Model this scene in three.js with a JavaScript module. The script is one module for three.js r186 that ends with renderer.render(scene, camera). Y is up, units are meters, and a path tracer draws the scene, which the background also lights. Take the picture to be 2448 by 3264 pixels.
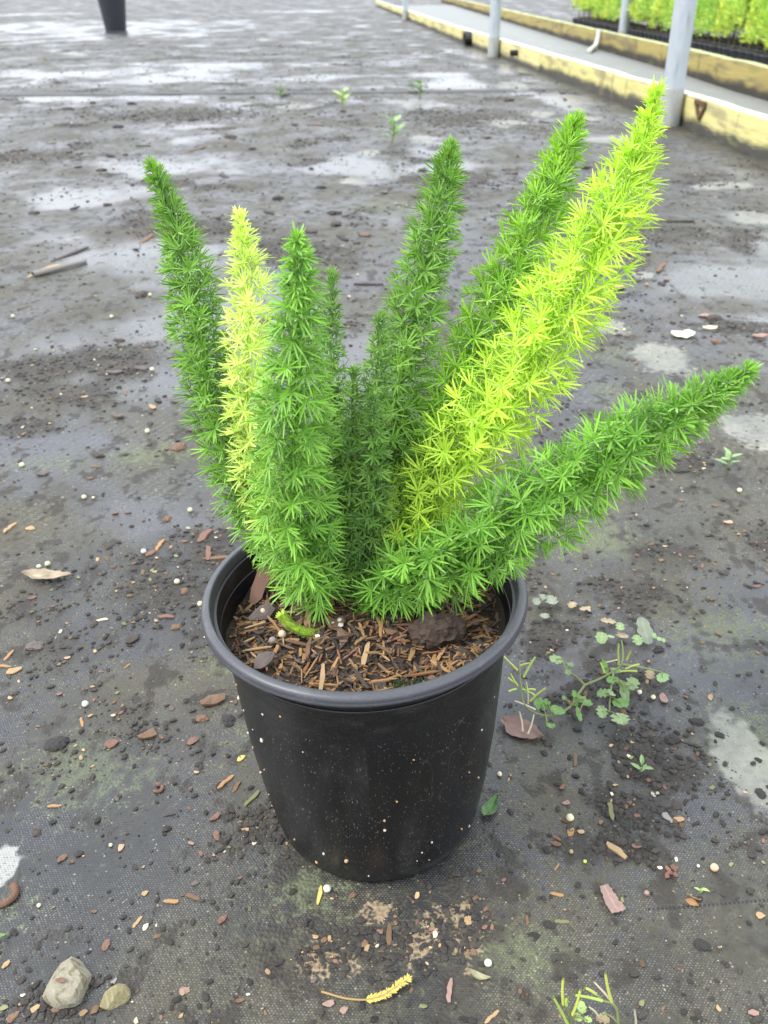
import * as THREE from 'three';
import { mergeGeometries } from 'three/addons/utils/BufferGeometryUtils.js';

// ---------------------------------------------------------------- camera, sky, sun, exposure
const scene = new THREE.Scene();
const camera = new THREE.PerspectiveCamera(60.1, 0.75, 0.02, 400);
camera.position.set(0.0057, 0.4201, 0.3659);
camera.rotation.order = 'YXZ';
camera.rotation.set(THREE.MathUtils.degToRad(-31.0), 0, THREE.MathUtils.degToRad(-0.6));
camera.focus = 0.47;                       // a phone held close: the plant is sharp, the yard behind soft
camera.userData.fStop = 17;

const renderer = new THREE.WebGLRenderer({ antialias: true });
renderer.toneMapping = THREE.LinearToneMapping;
renderer.toneMappingExposure = 2.55;
renderer.shadowMap.enabled = true;

// small seeded tools
function mulberry(a) { return () => { a |= 0; a = a + 0x6D2B79F5 | 0; let t = Math.imul(a ^ a >>> 15, 1 | a); t = t + Math.imul(t ^ t >>> 7, 61 | t) ^ t; return ((t ^ t >>> 14) >>> 0) / 4294967296; }; }
const PERM = new Uint8Array(512); { const r = mulberry(77), p = [...Array(256).keys()]; for (let i = 255; i > 0; i--) { const j = Math.floor(r() * (i + 1)); [p[i], p[j]] = [p[j], p[i]]; } for (let i = 0; i < 512; i++) PERM[i] = p[i & 255]; }
const GX = new Float32Array(256), GY = new Float32Array(256); for (let i = 0; i < 256; i++) { const a = i / 256 * Math.PI * 2; GX[i] = Math.cos(a) * 1.5; GY[i] = Math.sin(a) * 1.5; }
function n2(x, y) {                          // gradient noise, about -1 .. 1
  const xf = Math.floor(x), yf = Math.floor(y), X = xf & 255, Y = yf & 255; x -= xf; y -= yf;
  const u = x * x * x * (x * (x * 6 - 15) + 10), v = y * y * y * (y * (y * 6 - 15) + 10);
  const a = PERM[PERM[X] + Y], b = PERM[PERM[X + 1] + Y], c = PERM[PERM[X] + Y + 1], d = PERM[PERM[X + 1] + Y + 1];
  const p = GX[a] * x + GY[a] * y, q = GX[b] * (x - 1) + GY[b] * y, r = GX[c] * x + GY[c] * (y - 1), s = GX[d] * (x - 1) + GY[d] * (y - 1);
  return (p + u * (q - p)) * (1 - v) + (r + u * (s - r)) * v;
}
function fbm(x, y, o) { let s = 0, a = 1, t = 0; for (let i = 0; i < o; i++) { s += a * n2(x + i * 17.3, y - i * 9.7); t += a; a *= 0.55; x *= 2.03; y *= 2.03; } return s / t * 1.5; }
function hash2(i, j) { let h = Math.imul(i, 374761393) + Math.imul(j, 668265263) | 0; h = Math.imul(h ^ h >>> 13, 1274126177); return ((h ^ h >>> 16) >>> 0) / 4294967296; }
const sst = (a, b, x) => { const t = Math.min(1, Math.max(0, (x - a) / (b - a))); return t * t * (3 - 2 * t); };
const mix = (a, b, t) => a + (b - a) * t;
const toS = (c) => Math.max(0, Math.min(255, Math.round(255 * (c <= 0.0031308 ? 12.92 * c : 1.055 * Math.pow(c, 1 / 2.4) - 0.055))));
const S_LUT = new Uint8Array(4097); for (let i = 0; i <= 4096; i++) S_LUT[i] = toS(i / 4096);
const srgb8 = (c) => S_LUT[c <= 0 ? 0 : c >= 1 ? 4096 : (c * 4096) | 0];
const V = (x, y, z) => new THREE.Vector3(x, y, z);

// bright overcast sky: pale, a little bluer overhead, soft shallow cloud cells all round
{
  const w = 512, h = 256, d = new Float32Array(w * h * 4);
  for (let j = 0; j < h; j++) for (let i = 0; i < w; i++) {
    const el = (j + 0.5) / h * Math.PI - Math.PI / 2, az = (i + 0.5) / w * Math.PI * 2;
    const cx = Math.cos(el) * Math.cos(az), cy = Math.sin(el), cz = Math.cos(el) * Math.sin(az);
    const k = 2.2 / (0.35 + Math.max(0, cy));
    const c = fbm(cx * k + 5, cz * k + 9, 4) * sst(0, 0.15, cy);
    const up = Math.max(0, cy), l = (0.78 + 0.34 * sst(0.0, 0.4, up) - 0.22 * sst(0.45, 1.0, up)) * (1 + 0.12 * c);
    const blue = 0.5 + 0.35 * up - 0.5 * c;
    const o = (j * w + i) * 4;
    d[o] = l * mix(0.98, 0.86, Math.min(1, Math.max(0, blue)));
    d[o + 1] = l * mix(0.99, 0.94, Math.min(1, Math.max(0, blue)));
    d[o + 2] = l * mix(1.02, 1.06, Math.min(1, Math.max(0, blue))); d[o + 3] = 1;
  }
  const t = new THREE.DataTexture(d, w, h, THREE.RGBAFormat, THREE.FloatType);
  t.mapping = THREE.EquirectangularReflectionMapping; t.magFilter = t.minFilter = THREE.LinearFilter; t.needsUpdate = true;
  scene.background = t; scene.environment = t;
}
const sun = new THREE.DirectionalLight(new THREE.Color(1, 0.965, 0.9), 1.5);
sun.position.set(-5.0, 6.5, 1.2); sun.target.position.set(0, 0, 0);
sun.castShadow = true; sun.shadow.radius = 28; sun.shadow.mapSize.set(2048, 2048);
Object.assign(sun.shadow.camera, { left: -4, right: 4, top: 4, bottom: -4, near: 0.1, far: 30 });
scene.add(sun, sun.target);

// ---------------------------------------------------------------- helpers for objects
const taken = {};
function numbered(n) { const k = taken[n] = (taken[n] ?? -1) + 1; return k ? `${n}_${String(k).padStart(3, '0')}` : n; }
function tag(o, label, category, group, kind) {
  if (label) o.userData.label = label; if (category) o.userData.category = category;
  if (group) o.userData.group = group; if (kind) o.userData.kind = kind; return o;
}
function mesh(name, geo, mat, parent) { const m = new THREE.Mesh(geo, mat); m.name = name; m.castShadow = m.receiveShadow = true; (parent ?? scene).add(m); return m; }
function top(name, geo, mat) { return mesh(numbered(name), geo, mat, scene); }
function base(name, x = 0, y = 0, z = 0, turn = 0) { const g = new THREE.Group(); g.name = numbered(name); g.position.set(x, y, z); g.rotation.y = turn; scene.add(g); return g; }
const lin = (r, g, b) => new THREE.Color().setRGB(r, g, b);
const std = (c, rough, extra = {}) => new THREE.MeshStandardMaterial({ color: c, roughness: rough, ...extra });
function dataTex(w, h, fn, color) {          // fn(u, v, out) with out = linear rgb
  const d = new Uint8Array(w * h * 4), o = [0, 0, 0];
  for (let j = 0; j < h; j++) for (let i = 0; i < w; i++) {
    fn((i + 0.5) / w, (j + 0.5) / h, o); const k = (j * w + i) * 4;
    for (let c = 0; c < 3; c++) d[k + c] = color ? srgb8(o[c]) : Math.max(0, Math.min(255, o[c] * 255));
    d[k + 3] = 255;
  }
  const t = new THREE.DataTexture(d, w, h); t.magFilter = THREE.LinearFilter; t.minFilter = THREE.LinearFilter; t.wrapS = t.wrapT = THREE.RepeatWrapping;
  if (color) t.colorSpace = THREE.SRGBColorSpace; t.needsUpdate = true; return t;
}
class Buf {                                  // triangles with vertex colours
  constructor() { this.p = []; this.c = []; this.i = []; }
  v(x, y, z, c) { this.p.push(x, y, z); this.c.push(c[0], c[1], c[2]); return this.p.length / 3 - 1; }
  geo() {
    const g = new THREE.BufferGeometry();
    g.setAttribute('position', new THREE.Float32BufferAttribute(this.p, 3));
    g.setAttribute('color', new THREE.Float32BufferAttribute(this.c, 3));
    g.setIndex(this.i); g.computeVertexNormals(); return g;
  }
}
function tube(points, r0, r1, sides = 6, seg) {   // tapered tube through points
  const curve = new THREE.CatmullRomCurve3(points.map((p) => p.isVector3 ? p : V(...p))), n = seg ?? Math.max(6, points.length * 4);
  const g = new THREE.TubeGeometry(curve, n, 1, sides, false), P = g.attributes.position;
  for (let i = 0; i <= n; i++) { const c = curve.getPointAt(i / n), r = mix(r0, r1, i / n); for (let j = 0; j <= sides; j++) { const k = i * (sides + 1) + j; P.setXYZ(k, c.x + (P.getX(k) - c.x) * r, c.y + (P.getY(k) - c.y) * r, c.z + (P.getZ(k) - c.z) * r); } }
  g.computeVertexNormals(); return g;
}

// ---------------------------------------------------------------- ground: black woven cloth, wet, with dirt, algae and bleached patches
// [x, z, half width, half depth] of bleached pale patches, and of thick dirt
const PALE = [[0.365, -0.709, 0.048, 0.065], [0.324, -0.829, 0.032, 0.052], [0.412, -0.504, 0.05, 0.06], [-0.053, -1.931, 0.04, 0.09], [0.62, -4.1, 0.08, 0.24], [0.806, -1.8, 0.1, 0.06], [0.762, -1.472, 0.07, 0.08],
  [0.228, -0.025, 0.018, 0.06], [0.25, 0.03, 0.03, 0.03], [-0.022, -2.305, 0.04, 0.08], [0.591, -3.119, 0.055, 0.13], [0.132, -2.551, 0.05, 0.11], [0.43, -2.888, 0.09, 0.12], [-0.319, -3.402, 0.08, 0.1], [0.154, -3.513, 0.09, 0.11], [0.431, -1.088, 0.03, 0.03], [0.68, -2.5, 0.1, 0.07]];
const ALGAE = [[0.27, -0.6, 0.05, 0.06], [0.31, -0.73, 0.06, 0.08], [0.26, -0.16, 0.09, 0.07], [0.2, -0.28, 0.06, 0.06], [0.24, -0.05, 0.05, 0.05], [-0.075, -0.06, 0.05, 0.04], [-0.1, -0.13, 0.05, 0.03], [-0.21, 0.075, 0.04, 0.03], [-0.24, -0.46, 0.08, 0.05], [-0.33, -0.44, 0.08, 0.05], [0.07, 0.1, 0.05, 0.03], [-0.04, 0.06, 0.04, 0.03], [-0.18, -0.02, 0.06, 0.05], [-0.35, -1.2, 0.1, 0.1], [0.02, -1.6, 0.2, 0.2]];
const DIRT = [[0.175, -0.03, 0.045, 0.05], [0.15, 0.01, 0.05, 0.03], [0.155, -0.09, 0.06, 0.04], [0.12, -0.15, 0.05, 0.04], [0.03, 0.085, 0.05, 0.022], [0.0, 0.095, 0.05, 0.02], [0.2, -0.2, 0.06, 0.04], [0.3, -0.42, 0.08, 0.04], [-0.07, 0.02, 0.03, 0.03], [-0.15, -0.26, 0.05, 0.04], [0.14, 0.035, 0.03, 0.02], [0.5, -0.82, 0.1, 0.06], [0.36, -1.5, 0.2, 0.2], [-0.35, -1.45, 0.2, 0.12], [0.2, -1.9, 0.2, 0.2], [0.3, -3.0, 0.3, 0.4], [-0.7, -3.2, 0.5, 0.3], [-1.0, -2.3, 0.4, 0.15], [-0.15, -1.25, 0.16, 0.12], [-0.1, -0.85, 0.12, 0.06], [-0.35, -0.6, 0.08, 0.04]];
const SAND = [[-0.025, 0.103, 0.016, 0.010], [0.022, 0.092, 0.008, 0.016], [0.045, 0.09, 0.007, 0.018], [0.036, 0.078, 0.018, 0.005], [0.0, 0.075, 0.010, 0.008]];
const CLEAR = [[-0.75, -1.75, 0.5, 0.22], [-1.3, -5.0, 1.2, 0.9], [-2.7, -10, 1.8, 2.5], [-0.1, -2.05, 0.35, 0.12], [0.4, -4.4, 0.5, 0.8], [-0.33, -0.85, 0.16, 0.12], [-0.22, -0.62, 0.1, 0.08], [0.55, -1.05, 0.12, 0.1], [0.55, -0.85, 0.1, 0.05], [-1.0, -3.75, 0.6, 0.2], [-0.22, -0.34, 0.1, 0.06], [0.62, -5.5, 0.2, 2], [0.72, -3.4, 0.12, 0.6]];
function blobs(list, x, z, warp) { let m = 0; for (const [bx, bz, hx, hz] of list) { const dx = (x - bx) / hx; if (dx > 2.45 || dx < -2.45) continue; const dz = (z - bz) / hz, q = dx * dx + dz * dz; if (q < 6) { const v = 1 - Math.sqrt(q) + warp; if (v > m) m = v; } } return m; }
function dirtAt(x, z) {
  const w = 0.45 * n2(x * 34 + 3, z * 34) + 0.3 * n2(x * 90, z * 90 + 7);
  const f = fbm(x * 3.4 + 20, z * 3.4 + 4, 4) + 0.35 * n2(x * 15 + 40, z * 15);
  return Math.max(sst(0.12, 0.75, f - 0.55 * blobs(CLEAR, x, z, 0.3 * w) + 0.05 - 0.22 * sst(-0.05, 0.06, z)), sst(0.1, 0.75, blobs(DIRT, x, z, w)));
}
function groundHeight(x, z) {                // the cloth lies in shallow waves; dirt lies on it
  const r = Math.hypot(x, z), flat = sst(0.05, 0.2, r);
  return flat * (0.0022 * n2(x * 2.3 + 8, z * 2.3) + 0.0011 * n2(x * 7 + 3, z * 7 + 5)) + 0.0009 * flat * dirtAt(x, z);
}
// the look of one point of the cloth: colour, height 0..1 (2 mm), roughness
function clothAt(x, z, fine, out) {
  const big = fbm(x * 2.1 + 3, z * 2.1 - 8, 3), mid = fbm(x * 14 + 9, z * 14, 3), hi = n2(x * 160, z * 160), hh = fine > 1 ? n2(x * 520 + 4, z * 520) : n2(x * 260 + 4, z * 260);
  const w = 0.45 * mid + 0.22 * hi;
  const dirt = dirtAt(x, z);
  // woven tape: rows of short floats, their wet glints painted as pale dashes where the film is thin
  let weave = 0, paintedGlint = 0;
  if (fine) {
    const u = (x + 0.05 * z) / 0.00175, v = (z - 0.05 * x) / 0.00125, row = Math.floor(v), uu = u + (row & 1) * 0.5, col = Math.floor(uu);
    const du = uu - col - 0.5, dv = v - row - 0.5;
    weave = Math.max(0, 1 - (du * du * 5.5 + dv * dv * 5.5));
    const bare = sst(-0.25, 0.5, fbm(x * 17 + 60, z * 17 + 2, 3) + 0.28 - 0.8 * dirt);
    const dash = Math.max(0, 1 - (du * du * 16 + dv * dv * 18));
    paintedGlint = sst(0.1, 0.7, dash) * bare * (hash2(col, row) > 0.35 ? 0.35 + 0.65 * hash2(row + 91, col) : 0.08);
  }
  const silt = sst(-0.05, 0.3, fbm(x * 1.9 + 90, z * 1.6 + 27, 4) + 0.2 * mid) * 0.016;      // patches of thin lavender grey silt
  let r = 0.0235 + 0.006 * big + silt, g = 0.0235 + 0.006 * big + silt * 0.95, b = 0.0255 + 0.006 * big + silt * 1.02;
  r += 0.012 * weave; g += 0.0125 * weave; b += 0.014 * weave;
  // grey green film of algae and silt
  const patch = fbm(x * 4.2 + 71, z * 4.2 + 33, 3) + 0.25 * mid;
  const pool = sst(-0.22, 0.26, 0.75 * fbm(x * 2.6 + 44, z * 2.1 + 15, 4) + 0.55 * blobs(CLEAR, x, z, 0.5 * w) + 0.06 * hi - 0.24);   // where rain still stands as a thin sheet
  const film = sst(-0.55, 0.35, patch + 0.35 * hi + 0.15 * hh) * (1 - 0.75 * pool);
  const fr = 0.041 + 0.016 * hi + 0.012 * hh + 0.012 * mid, fg = 0.0375 + 0.016 * hi + 0.012 * hh + 0.009 * mid, fb = 0.0225 + 0.010 * hi + 0.008 * hh + 0.003 * mid;
  r = mix(r, fr, film * 0.9); g = mix(g, fg, film * 0.9); b = mix(b, fb, film * 0.9);
  // dull scum, drier than the cloth round it
  const dull = sst(0.0, 0.55, fbm(x * 7.5 + 5, z * 6 + 51, 4) + 0.25 * hi + (fine ? -0.02 : 0.12)) * (1 - 0.85 * pool);
  r = mix(r, 0.052 + 0.02 * mid + 0.014 * hh, dull * 0.75); g = mix(g, 0.046 + 0.018 * mid + 0.012 * hh, dull * 0.75); b = mix(b, 0.031 + 0.012 * mid + 0.009 * hh, dull * 0.75);
  // living algae, brighter green, in crumbly patches
  const al = sst(0.2, 0.95, blobs(ALGAE, x, z, 0.8 * w) * 0.8 + 0.6 * hi * (0.5 + hh) + 0.2 * hh) * 0.6;
  r = mix(r, 0.10 + 0.03 * hh, al); g = mix(g, 0.118 + 0.035 * hh, al); b = mix(b, 0.058 + 0.02 * hh, al);
  r += paintedGlint * 0.20; g += paintedGlint * 0.205; b += paintedGlint * 0.22;
  // dirt
  const dr = dirt * sst(-0.5, 0.25, 0.5 * hi + 0.6 * hh + dirt - 0.5);
  const dt = n2(x * 60 + 11, z * 60);
  r = mix(r, 0.038 + 0.016 * dt + 0.014 * hh, dr * 0.85); g = mix(g, 0.034 + 0.013 * dt + 0.012 * hh, dr * 0.85); b = mix(b, 0.028 + 0.009 * dt + 0.01 * hh, dr * 0.85);
  // small smears of mud trodden into the weave
  const sm = sst(0.18, 0.58, n2(x * 48 + 21, z * 40) + 0.55 * n2(x * 140, z * 120 + 9) + 0.3 * hh - 0.35 * pool) * 0.75;
  r = mix(r, 0.023 + 0.006 * hh, sm); g = mix(g, 0.019 + 0.005 * hh, sm); b = mix(b, 0.0145 + 0.004 * hh, sm);
  // bleached patches, crusty edge
  const pl = sst(0.1, 0.42, blobs(PALE, x, z, 0.8 * w)) * (0.74 + 0.2 * hi + 0.12 * mid);
  r = mix(r, 0.19 + 0.05 * mid + 0.02 * hh, pl); g = mix(g, 0.19 + 0.05 * mid + 0.02 * hh, pl); b = mix(b, 0.16 + 0.03 * mid + 0.02 * hh, pl);
  const sd = sst(0.1, 0.6, blobs(SAND, x, z, 0.8 * hi + 0.5 * hh)) * 0.8;
  r = mix(r, 0.25 + 0.08 * hh, sd); g = mix(g, 0.185 + 0.06 * hh, sd); b = mix(b, 0.11 + 0.04 * hh, sd);
  // white paint splash at the left edge
  const ws = sst(0.0, 0.2, blobs([[-0.213, 0.046, 0.0155, 0.016]], x, z, 0.22 * hi + 0.2 * mid)) * (0.62 + 0.3 * weave) * (hh > 0.45 ? 0.4 : 1);
  r = mix(r, 0.37 + 0.08 * hh, ws * 0.95); g = mix(g, 0.37 + 0.08 * hh, ws * 0.95); b = mix(b, 0.34 + 0.08 * hh, ws * 0.95);
  // specks of grit
  const cell = fine > 1 ? 520 : 240, ci = Math.floor(x * cell), cj = Math.floor(z * cell), hv = hash2(ci, cj), gx = x * cell - ci - 0.35 - 0.3 * hash2(ci + 3, cj), gz = z * cell - cj - 0.35 - 0.3 * hash2(ci, cj + 3);
  if (hv > 0.95 && gx * gx + gz * gz < 0.02 + 0.07 * hash2(ci + 9, cj + 1)) { const t = hash2(cj, ci + 7), k = 0.5 + 0.5 * t; if (t > 0.55) { r = mix(r, 0.30 * k, 0.8); g = mix(g, 0.25 * k, 0.8); b = mix(b, 0.19 * k, 0.8); } else { r *= 0.45; g *= 0.42; b *= 0.4; } }
  // the cloth's woven-in marker line: a row of black dashes
  if (fine > 1 && x > 0.141 && Math.abs(z - 0.075 + 0.077 * (x - 0.143)) < 0.00075) { const q = x / 0.0023; if (q - Math.floor(q) < 0.55) { r = 0.009; g = 0.009; b = 0.01; } }
  out.r = Math.max(0.008, r); out.g = Math.max(0.008, g); out.b = Math.max(0.007, b);
  const solid = Math.max(dr, al * 0.8, sd, sm * 0.8);
  out.h = 0.30 + 0.10 * film * hh + 0.10 * weave * (1 - 0.8 * solid) * (1 - 0.5 * film) + solid * (0.18 + 0.22 * hh + 0.2 * hi) + 0.04 * film * hi + 0.05 * pl * hi;
  out.q = mix(mix(0.42 + 0.06 * mid, 0.19, pool) + 0.12 * film + 0.22 * dull + 0.04 * hi, 0.92, solid * 0.9); out.q = mix(out.q, 0.55, pl);
}
function clothMaterial(x0, x1, z0, z1, w, h, fine, bump) {
  const C = new Uint8Array(w * h * 4), B = new Uint8Array(w * h * 4), Q = new Uint8Array(w * h * 4), o = {};
  for (let j = 0; j < h; j++) { const z = z0 + (j + 0.5) / h * (z1 - z0); for (let i = 0; i < w; i++) {
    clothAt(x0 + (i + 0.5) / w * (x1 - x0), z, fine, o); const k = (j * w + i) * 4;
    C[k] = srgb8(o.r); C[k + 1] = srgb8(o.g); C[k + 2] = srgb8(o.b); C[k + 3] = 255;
    B[k] = B[k + 1] = B[k + 2] = Math.max(0, Math.min(255, o.h * 255)); B[k + 3] = 255;
    Q[k] = Q[k + 1] = Q[k + 2] = Math.max(0, Math.min(255, o.q * 255)); Q[k + 3] = 255;
  } }
  const t = [C, B, Q].map((d, n) => {
    const t = new THREE.DataTexture(d, w, h); t.magFilter = t.minFilter = THREE.LinearFilter; t.wrapS = t.wrapT = THREE.MirroredRepeatWrapping;
    t.repeat.set(1 / (x1 - x0), 1 / (z1 - z0)); t.offset.set(-x0 / (x1 - x0), -z0 / (z1 - z0));
    if (!n) t.colorSpace = THREE.SRGBColorSpace; t.needsUpdate = true; return t;
  });
  return new THREE.MeshStandardMaterial({ map: t[0], bumpMap: t[1], roughnessMap: t[2], roughness: 1, bumpScale: bump });
}
{
  const A = [-0.30, 0.36, -0.36, 0.17], Bq = [-0.72, 0.72, -1.30, 0.26], Cq = [-3.4, 3.4, -10.5, 1.5];
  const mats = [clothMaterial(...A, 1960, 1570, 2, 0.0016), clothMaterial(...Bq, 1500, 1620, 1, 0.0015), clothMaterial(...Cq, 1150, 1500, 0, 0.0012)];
  const axis = (stops) => { const out = []; for (const [a, b, s] of stops) { const n = Math.max(1, Math.round((b - a) / s)); for (let k = 0; k < n; k++) out.push(a + (b - a) * k / n); } out.push(stops.at(-1)[1]); return out; };
  const xs = axis([[-90, -3.4, 8], [-3.4, -0.72, 0.06], [-0.72, -0.30, 0.012], [-0.30, 0.36, 0.004], [0.36, 0.72, 0.012], [0.72, 3.4, 0.06], [3.4, 90, 8]]);
  const zs = axis([[-120, -10.5, 8], [-10.5, -1.3, 0.08], [-1.3, -0.36, 0.012], [-0.36, 0.17, 0.004], [0.17, 0.26, 0.02], [0.26, 1.5, 0.1], [1.5, 60, 8]]);
  const P = [], U = [], idx = [[], [], []], nx = xs.length, eps = 1e-6;
  for (const z of zs) for (const x of xs) { P.push(x, groundHeight(x, z), z); U.push(x, z); }
  for (let j = 0; j + 1 < zs.length; j++) for (let i = 0; i + 1 < nx; i++) {
    const cx = (xs[i] + xs[i + 1]) / 2, cz = (zs[j] + zs[j + 1]) / 2, inn = (q) => cx > q[0] - eps && cx < q[1] + eps && cz > q[2] - eps && cz < q[3] + eps;
    const a = j * nx + i, b = a + 1, c = a + nx, d = c + 1; idx[inn(A) ? 0 : inn(Bq) ? 1 : 2].push(a, c, b, b, c, d);
  }
  const g = new THREE.BufferGeometry();
  g.setAttribute('position', new THREE.Float32BufferAttribute(P, 3)); g.setAttribute('uv', new THREE.Float32BufferAttribute(U, 2));
  let at = 0; const all = []; idx.forEach((l, m) => { g.addGroup(at, l.length, m); at += l.length; for (const v of l) all.push(v); }); g.setIndex(all); g.computeVertexNormals();
  const m = new THREE.Mesh(g, mats); m.name = 'ground'; m.receiveShadow = true; scene.add(m);
  tag(m, 'wet black woven ground cloth stained with dirt and algae', 'ground', null, 'structure');
}
// ---------------------------------------------------------------- timber kerbs, posts and the drain between them
const woodTex = (seed, dark, warm) => dataTex(1024, 128, (u, v, o) => {      // v = 0 bottom .. 1 top
  const g = fbm(u * 6 + seed, v * 26 + seed, 3), f = n2(u * 40 + seed, v * 120), big = fbm(u * 7 + seed * 3, v * 2, 3);
  let r = 0.53 + 0.07 * g + 0.03 * f, gg = 0.475 + 0.06 * g + 0.03 * f, b = warm + 0.06 + 0.05 * g + 0.02 * f;
  const grey = sst(-0.1, 0.65, big + 0.2 * n2(u * 18, v * 8 + seed)); r = mix(r, 0.25, grey * 0.75); gg = mix(gg, 0.215, grey * 0.75); b = mix(b, 0.12, grey * 0.75);
  const edge = dark - 0.04 + 0.12 * fbm(u * 8 + seed, 3, 3) + 0.03 * n2(u * 40 + seed, v * 6);   // board tone darkens toward the bottom, along a ragged line
  const amount = sst(edge + 0.16, edge - 0.10, v + 0.08 * f); r = mix(r, 0.045 + 0.02 * f, amount); gg = mix(gg, 0.042 + 0.02 * f, amount); b = mix(b, 0.032 + 0.01 * f, amount);
  const drip = sst(0.5, 0.8, n2(u * 30 + seed * 2, 1.5) + 0.3 * n2(u * 90, v * 3)) * 0.5; r = mix(r, 0.16, drip); gg = mix(gg, 0.12, drip); b = mix(b, 0.06, drip);
  const moss = sst(0.35, 0.9, n2(u * 14 + seed, v * 4 + 2) + 0.4 * f) * 0.5; r = mix(r, 0.22, moss); gg = mix(gg, 0.25, moss); b = mix(b, 0.06, moss);
  o[0] = r; o[1] = gg; o[2] = b;
}, true);
const woodBump = dataTex(512, 128, (u, v, o) => { o[0] = o[1] = o[2] = 0.5 + 0.3 * n2(u * 20, v * 60) + 0.2 * n2(u * 90, v * 120); });
const topTex = dataTex(512, 64, (u, v, o) => { const g = 0.08 * n2(u * 12, v * 16) + 0.05 * n2(u * 60, v * 30), k = sst(0.3, 0.8, fbm(u * 9, v * 3, 3)) * 0.35; o[0] = mix(0.74 + g, 0.5, k); o[1] = mix(0.735 + g, 0.5, k); o[2] = mix(0.64 + g, 0.3, k); }, true);
const timber = [[1, 0.34, 0.13], [5, 0.40, 0.12], [9, 0.30, 0.15]].map(([s, d, w]) => new THREE.MeshStandardMaterial({ map: woodTex(s, d, w), bumpMap: woodBump, bumpScale: 0.003, roughness: 0.75 }));
const timberOld = [[13, 0.36, 0.10], [17, 0.42, 0.10]].map(([s, d, w]) => new THREE.MeshStandardMaterial({ map: woodTex(s, d, w), color: lin(0.56, 0.50, 0.44), bumpMap: woodBump, bumpScale: 0.004, roughness: 0.85 }));
const timberTop = new THREE.MeshStandardMaterial({ map: topTex, bumpMap: woodBump, bumpScale: 0.002, roughness: 0.7 });
const timberOldTop = new THREE.MeshStandardMaterial({ map: topTex, color: lin(0.58, 0.62, 0.38), bumpMap: woodBump, bumpScale: 0.002, roughness: 0.85 });
const along = (l) => (z) => { let i = 1; while (i < l.length - 1 && z < l[i][0]) i++; const [a, b] = [l[i - 1], l[i]]; return a[1] + (b[1] - a[1]) * (z - a[0]) / (b[0] - a[0]); };
const LINE1 = along([[-1.2, 1.075], [-2.785, 0.998], [-4.8, 0.845], [-7.8, 0.612], [-12.1, 0.36], [-19, -0.05]]), LINE2 = along([[-1.6, 1.49], [-4.5, 1.502], [-7.6, 1.47], [-12, 1.435], [-22, 1.37]]);
function plank(line, z0, z1, h, t, face, topM, label, group, seed) {
  const x0 = line(z0), x1 = line(z1), L = Math.hypot(x1 - x0, z1 - z0), g = new THREE.BoxGeometry(L, h, t, 40, 6, 2), P = g.attributes.position;
  for (let i = 0; i < P.count; i++) {
    const x = P.getX(i), y = P.getY(i), z = P.getZ(i), up = y > h / 2 - 1e-6, out = Math.abs(z) > t / 2 - 1e-6, end = Math.abs(x) > L / 2 - 1e-6;
    let yy = y + h / 2 + (y > -h / 2 + 1e-6 ? 0.003 * n2(x * 4 + seed, 2) : 0), zz = z + 0.003 * n2(x * 3 + seed, y * 8);
    if (up && out) { yy -= 0.003 + 0.002 * Math.abs(n2(x * 25 + seed, z * 9)); zz -= Math.sign(z) * 0.002; }
    P.setXYZ(i, end ? x - Math.sign(x) * 0.0015 : x, yy, zz);
  }
  g.computeVertexNormals();
  const b = new THREE.Mesh(g, [face, face, topM, face, face, face]); b.name = numbered('timber_board'); b.castShadow = b.receiveShadow = true;
  const ang = Math.atan2(-(z1 - z0), x1 - x0); b.rotation.y = ang;
  const nx = Math.sin(ang), nz = Math.cos(ang), cx = (x0 + x1) / 2, cz = (z0 + z1) / 2, s = nx > 0 ? 1 : -1;     // shift so that LINE marks the face toward the yard
  b.position.set(cx + s * nx * t / 2, -0.003, cz + s * nz * t / 2); scene.add(b);
  return tag(b, label, 'timber board', group);
}
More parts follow.
